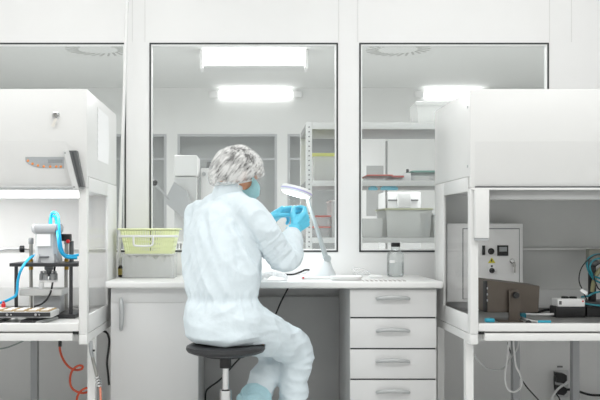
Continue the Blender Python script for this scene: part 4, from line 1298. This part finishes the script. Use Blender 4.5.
# hoses under the left hood
D = 4.15
pts = [(60, 341, D), (60, 350, D), (63, 359, D), (69, 367, D), (76, 370, D), (81.5, 369, D - .02), (82.5, 366.2, D - .03), (78, 365.8, D - .03), (72, 371, D - .02), (70, 380, D), (72, 388, D), (79, 392.5, D), (86, 392.5, D - .02), (90, 389.5, D - .04), (87, 388, D - .05), (81, 391, D - .05), (77, 398, D - .03), (77, 410, D), (84, 419, D), (92, 421, D - .03)]
oh = tag(MB().tube([P(*q) for q in pts], .0055, 10, 6).build('coiled_hose', orange_m), 'orange coiled air hose hanging below the left hood', 'hose')
MB().cyl(P(60, 339.6, D), P(60, 346.5, D), .008).build('hose_end', black_m, oh, 'black hose end')
D = 3.90
ag = thing('air_gun', 'steel quick connector dangling at the front leg of the left hood', 'air gun', tuple(P(94, 386, D)))
MB().tube([P(90.5, 341, D - .05), P(91, 350, D - .05), P(92.5, 356, D - .03)], .009, 10).build('grip', greypl_m, ag)
MB().tube([P(92.3, 356, D - .03), P(94.5, 366, D), P(97, 376, D)], .008, 10).build('barrel', steel_m, ag)
cn = MB()
a_, b_ = P(97, 376, D), P(100, 387, D)
for k in range(4): cn.lathe([(.008, 0), (.012, .002), (.012, .009), (.008, .011)], mix(a_, b_, k / 4), (b_ - a_), 12)
cn.build('coupling', chrome_m, ag)
MB().cyl(P(93, 350.5, D - .05) + V((.004, 0, 0)), P(93, 350.5, D - .06) + V((.004, 0, 0)), .005).build('trigger', black_m, ag)
MB().tube([b_, P(100.5, 394, D), P(100.5, 420, D), P(97, 440, D)], .0055, 10).build('hose', mat('pink_hose', (226, 142, 118), .4), ag, 'pale orange hose')
tag(MB().tube([P(103, 331, 4.3), P(107, 333, 4.3), P(109.2, 340, 4.3), P(108.5, 350, 4.3), P(107, 362, 4.3), P(108, 374, 4.3), P(109, 385, 4.3)], .0055, 8).build('hanging_cable', black_m), 'black cable hanging between the left hood and the cabinet', 'cable')
tag(MB().tube([P(-10, 350, 4.3), P(5, 348, 4.3), P(14, 345, 4.3), P(24, 340.5, 4.3)], .004, 8).build('hose_end_piece', mat('grey_green_hose', (150, 160, 156), .4)), 'thin grey green hose under the deck at the left picture edge', 'hose')
# cord below the worktop
tag(MB().tube([P(290, 284, 4.62), P(285, 294, 4.60), P(280, 304, 4.58), P(274, 318, 4.55), P(262, 340, 4.5), P(240, 358, 4.48), P(222, 378, 4.45), P(210, 387, 4.43), P(206, 392, 4.42), P(205, 404, 4.42)], .0045, 8).build('hanging_cable', black_m), 'black cable hanging under the worktop behind the seated worker', 'cable')

# ------------------------------------------------------------------ things in the right hood
DZR = 0.605
D = 3.93
dv_ = thing('ionizing_blower', 'dark brown metal box tilting on a U bracket on the right hood deck', 'blower', (PX(512, D), D + .06, DZR))
k0 = [P(487.5, 280, D - .02), P(540, 286, D + .04), P(538.5, 312.5, D + .04), P(487.5, 312.5, D - .02)]
bxm = MB(); ex = V((-.02, .11, .006))
bxm.prism(k0, ex)
es = list(bxm.bm.edges); bmesh.ops.bevel(bxm.bm, geom=es, offset=.0025, segments=2, affect='EDGES')
bd = bxm.build('housing', brown_m, dv_)
MB().prism([P(484.8, 281, D - .005), P(487.2, 281, D - .021), P(487.2, 312, D - .021), P(484.8, 312, D - .005)], (0, .10, 0)).build('front_grille', black_m, bd)
for py in (287, 293, 299):
    MB().box(PX(485.6, D) , PX(486.5, D), D - .024, D - .02, PZ(py + 2, D), PZ(py, D)).build('indicator', greypl_m, bd)
MB().prism([P(509, 291, D - .012), P(511, 289.5, D - .012), P(518, 289.5, D - .012), P(520, 291, D - .012), P(520, 320, D - .012), P(509, 320, D - .012)], (0, .005, 0)).build('bracket_arm', brown_m, dv_)
MB().box(PX(496, D), PX(520, D), D - .05, D + .10, DZR + .0005, DZR + .006, .001).build('bracket_base', brown_m, dv_)
MB().prism([P(509, 300, D + .16), P(520, 300, D + .16), P(520, 317, D + .16), P(509, 317, D + .16)], (0, .005, 0)).build('bracket_arm', brown_m, dv_)
kn = MB().lathe([(.004, 0), (.004, .008), (.015, .009), (.016, .014), (.014, .022), (0, .022)], P(515, 295, D - .012), (0, -1, 0), 10).build('knob', black_m, dv_)
tag(MB().box(PX(486, 3.86), PX(495, 3.86), 3.86, 3.89, DZR + .0005, DZR + .018, .004).build('blue_clip', cyan_m), 'small blue clip on the deck under the brown box, beside the hood post', 'clip')
tag(MB().box(PX(521, 4.05), PX(526.5, 4.05), 4.05, 4.08, DZR + .0005, DZR + .024, .004).build('blue_connector', cyan_m), 'small blue connector on the deck right of the bracket', 'connector')
pl = thing('network_plug', 'cyan plug on a white lead at the front of the right hood deck', 'plug', (PX(544, 3.84), 3.84, DZR))
MB().box(PX(538, 3.84), PX(551, 3.84), 3.835, 3.85, DZR + .001, DZR + .012, .003).build('plug_body', cyan_m, pl)
MB().tube([V((PX(538, 3.84), 3.842, DZR + .006)), V((PX(531, 3.9), 3.9, DZR + .006)), V((PX(524, 3.98), 3.98, DZR + .007)), V((PX(519, 4.08), 4.08, DZR + .007))], .0042, 8).build('lead', whitepl_m, pl)
tag(MB().lathe([(0, 0), (.014, 0), (.013, .006), (.008, .012), (.004, .014), (0, .014)], (PX(528.5, 3.83), 3.83, DZR + .0005), n=16).build('black_thumbscrew', black_m), 'black thumb screw lying on the deck beside the bracket foot', 'screw')
D = 4.08
sk = thing('socket_box', 'white and black socket box on the right hood deck', 'socket box', (PX(571, D), D + .04, DZR))
MB().box(PX(556, D), PX(585.5, D), D, D + .09, DZR + .0005, PZ(307, D), .003).build('base', black_m, sk)
MB().box(PX(557.5, D), PX(585, D), D - .001, D + .088, PZ(306.8, D), PZ(299, D), .004).build('cover', whitepl_m, sk)
for px in (565, 573): MB().lathe([(.018, 0), (.018, .007), (.014, .009), (0, .009)], (PX(px, D + .045), D + .045, PZ(299, D)), n=20).build('socket', black_m, sk)
MB().box(PX(559, D), PX(561.5, D), D - .0025, D - .001, PZ(304.5, D), PZ(301, D)).build('marking', mat('print_grey', (110, 110, 110), .6), sk)
MB().box(PX(582, D), PX(583.6, D), D - .002, D - .0011, PZ(302, D), PZ(300.5, D)).build('indicator', red_m, sk)
MB().tube([V((PX(556.5, D), D + .03, DZR + .014)), V((PX(548, D), D + .03, DZR + .012)), V((PX(535, D + .05), D + .06, DZR + .009)), V((PX(524, D + .1), D + .12, DZR + .006))], .0055, 8).build('white_lead', whitepl_m, sk)
tag(MB().tube([V((PX(560, 4.25), 4.25, DZR + .012)), V((PX(548, 4.25), 4.25, DZR + .022)), V((PX(538, 4.24), 4.24, DZR + .012)), V((PX(524, 4.22), 4.22, DZR + .008)), V((PX(515, 4.2), 4.2, DZR + .008))], .006, 8).build('black_lead', black_m), 'black lead lying on the deck behind the socket box', 'cable')
D = 4.10
mc = thing('valve_stand', 'black valve stand with teal and black hoses at the right picture edge', 'machine', (PX(600, D), D + .05, DZR))
MB().box(PX(584.5, D), PX(625, D), D, D + .16, PZ(307, D), PZ(302, D), .002).build('plate', blacksteel_m, mc)
MB().box(PX(588, D), PX(625, D), D + .01, D + .15, DZR + .0005, PZ(307.2, D), .002).build('base', black_m, mc)
MB().box(PX(594.5, D), PX(600.5, D), D + .05, D + .08, PZ(301.8, D), PZ(266, D), .002).build('column', black_m, mc)
MB().lathe([(.028, 0), (.032, .006), (.032, .02), (.026, .026), (0, .026)], V((PX(597.5, D), D + .065, PZ(266, D) + .0005)), n=24).build('valve_head', darkalu_m, mc)
MB().box(PX(588, 4.3), PX(606, 4.3), 4.29, 4.33, PZ(264, 4.3), PZ(249, 4.3), .003).build('rear_block', mat('pale_olive', (150, 150, 138), .5), mc)
MB().tube([P(592, 292, D + .03), P(594, 281, D + .03), P(598, 272, D + .03), P(602, 268, D + .03)], .010, 10).build('olive_hose', olive_m, mc)
for pts in ([(603, 254, D), (594, 255, D), (588, 259, D), (587, 266, D - .02), (590, 274, D), (595, 280, D), (603, 284, D)], [(604, 258, D), (596, 259, D), (591, 263, D), (590, 269, D - .01), (594, 276, D), (603, 279, D)],
            [(585, 303.5, D - .012), (592, 304.8, D - .014), (600, 305.5, D - .014), (610, 305, D - .012)], [(581, 297, D), (588, 296, D - .01), (594, 293, D - .01), (604, 291, D)]):
    MB().tube([P(*q) for q in pts], .0045, 8).build('teal_hose', tealhose_m, mc)
for pts in ([(603, 253.5, D - .02), (592, 257, D - .02), (582, 267, D - .02), (579, 280, D - .02), (583, 291, D - .02), (587, 300, D - .015)], [(604, 262, D - .02), (596, 266, D - .02), (594, 276, D - .02), (598, 288, D - .02), (603, 290, D - .02)]):
    MB().tube([P(*q) for q in pts], .003, 8).build('black_hose', black_m, mc)
MB().prism([P(580, 291, D - .03), P(582, 288.5, D - .03), P(588, 292.5, D - .03), P(586, 295, D - .03)], (0, .004, 0)).build('hose_tag', paper_m, mc)

# ------------------------------------------------------------------ wall socket and cords under the right hood
D = RYW
so = thing('wall_socket', 'double wall socket with two black plugs under the right hood', 'socket', (PX(560.5, D), D, PZ(397, D)))
MB().box(PX(553, D), PX(568, D), D - .012, D - .0005, PZ(397, D), PZ(370, D), .004).build('plate', lightgrey_m, so)
MB().box(PX(557, D), PX(562.5, D), D - .002, D - .0005, PZ(367.5, D), PZ(365.8, D)).build('socket_label', mat('print_dark', (120, 120, 120), .6), so)
e = D - .06
for (a, b_, tp, lab) in ((372.5, 383.5, 556, 'upper of two black plugs in the wall socket, with a thin cord'), (385.5, 395.5, 557, 'lower of two black plugs in the wall socket, with a cord running right')):
    pg = thing('power_plug', lab, 'plug', tuple(P(561, b_, D - .03)), 'black plugs in the wall socket')
    MB().prism([P(tp, a, D - .05), P(564, a + 1.2, D - .05), P(567, a + 3, D - .05), P(567, b_ - 3, D - .05), P(564, b_, D - .05), P(tp + 1, b_ - 1, D - .05)], (0, .0375, 0)).build('plug_body', black_m, pg)
    if tp == 557:
        MB().tube([P(566, 390, D - .045), P(569, 389.5, e), P(577, 391, e), P(585, 393.5, e), P(592, 395, e), P(605, 395.5, e), P(640, 396, e)], .0065, 8).build('cord', black_m, pg)
    else:
        MB().tube([P(557, 374, D - .03), P(554.5, 376, D - .05), P(554.5, 386, D - .055), P(556.5, 394, D - .055), P(559.5, 399, D - .055), P(561, 410, D - .05)], .004, 8).build('cord', black_m, pg)
tag(MB().tube([P(575, 377, 4.55), P(567, 383, 4.57), P(559, 388, 4.6), P(553, 396, 4.6), P(550, 408, 4.6), P(549, 425, 4.6)], .0065, 8).build('white_cable', whitepl_m), 'thick white cord crossing in front of the wall plugs', 'cord')
tag(MB().tube([P(474, 354, 4.2), P(479, 362, 4.25), P(488, 368.5, 4.3), P(498, 370, 4.35), P(505, 367, 4.38), P(508, 362, 4.38), P(512, 356, 4.38), P(517, 349, 4.36), P(519, 339, 4.35)], .0045, 8).build('grey_cable', lightgrey_m), 'pale cable sagging from the front leg of the right hood', 'cable')
tag(MB().tube([P(509, 341, 4.36), P(508, 352, 4.36), P(506, 368, 4.35), P(505, 380, 4.35), P(508, 389, 4.34), P(514, 392, 4.34), P(520, 388, 4.34), P(522, 382, 4.34), P(520, 374, 4.35), P(516, 366, 4.35), P(514, 350, 4.36), P(513.5, 341, 4.36)], .0048, 8).build('looped_cable', whitepl_m), 'white cable hanging in a loop below the right hood', 'cable')
tag(MB().tube([P(508, 342, 4.475), P(508.5, 346, 4.475), P(514, 362, 4.475), P(519, 375, 4.475), P(526, 386, 4.475), P(533, 394, 4.48), P(540, 402, 4.5), P(548, 414, 4.55), P(560, 420.5, 4.6), P(580, 420.5, 4.6)], .0035, 8).build('thin_black_cable', black_m), 'thin black cable sloping down right beside the white loop', 'cable')

# ------------------------------------------------------------------ light
def area(name, loc, sx_, sy_, power, rot=(0, 0, 0), col=(1, 1, 1)):
    l = bpy.data.lights.new(name, 'AREA'); l.shape = 'RECTANGLE'; l.size = sx_; l.size_y = sy_
    l.energy = power; l.color = col
    o = bpy.data.objects.new(name, l); C.objects.link(o)
    o.location = loc; o.rotation_euler = rot
    return o


area('ceiling_panel_light', (-1.35, 1.2, 2.97), 2.2, 1.3, 40)
area('ceiling_panel_light', (1.55, 1.2, 2.97), 2.2, 1.3, 40)
area('ceiling_panel_light', (-1.2, 3.55, 2.97), 2.0, 0.5, 15)
area('ceiling_panel_light', (1.4, 3.55, 2.97), 2.0, 0.5, 15)
area('far_fill_light', (-1.4, 7.4, 2.95), 1.2, 0.6, 110)  # unseen fill lamps added to brighten the room behind the windows
area('far_fill_light', (1.7, 7.4, 2.95), 1.2, 0.6, 110)
area('hood_inner_light', (-1.35, 4.05, ZC - 0.035), 1.05, 0.1, 3.0)
hd_l = bpy.data.lights.new('lamp_light', 'AREA'); hd_l.shape = 'DISK'; hd_l.size = 0.13; hd_l.energy = 1.6; hd_l.color = (0.93, 0.98, 1)
hd_o = bpy.data.objects.new('lamp_light', hd_l); C.objects.link(hd_o)
hd_o.location = hc - nrm * 0.021
hd_o.rotation_euler = nrm.to_track_quat('Z', 'Y').to_euler()

wd = bpy.data.worlds.new('world'); scene.world = wd; wd.use_nodes = True
wd.node_tree.nodes['Background'].inputs[0].default_value = (0.9, 0.95, 1, 1)
wd.node_tree.nodes['Background'].inputs[1].default_value = 0.05

vs = scene.view_settings
vs.view_transform = 'Standard'; vs.look = 'None'; vs.gamma = 1; vs.exposure = 0.18
vs.use_curve_mapping = False
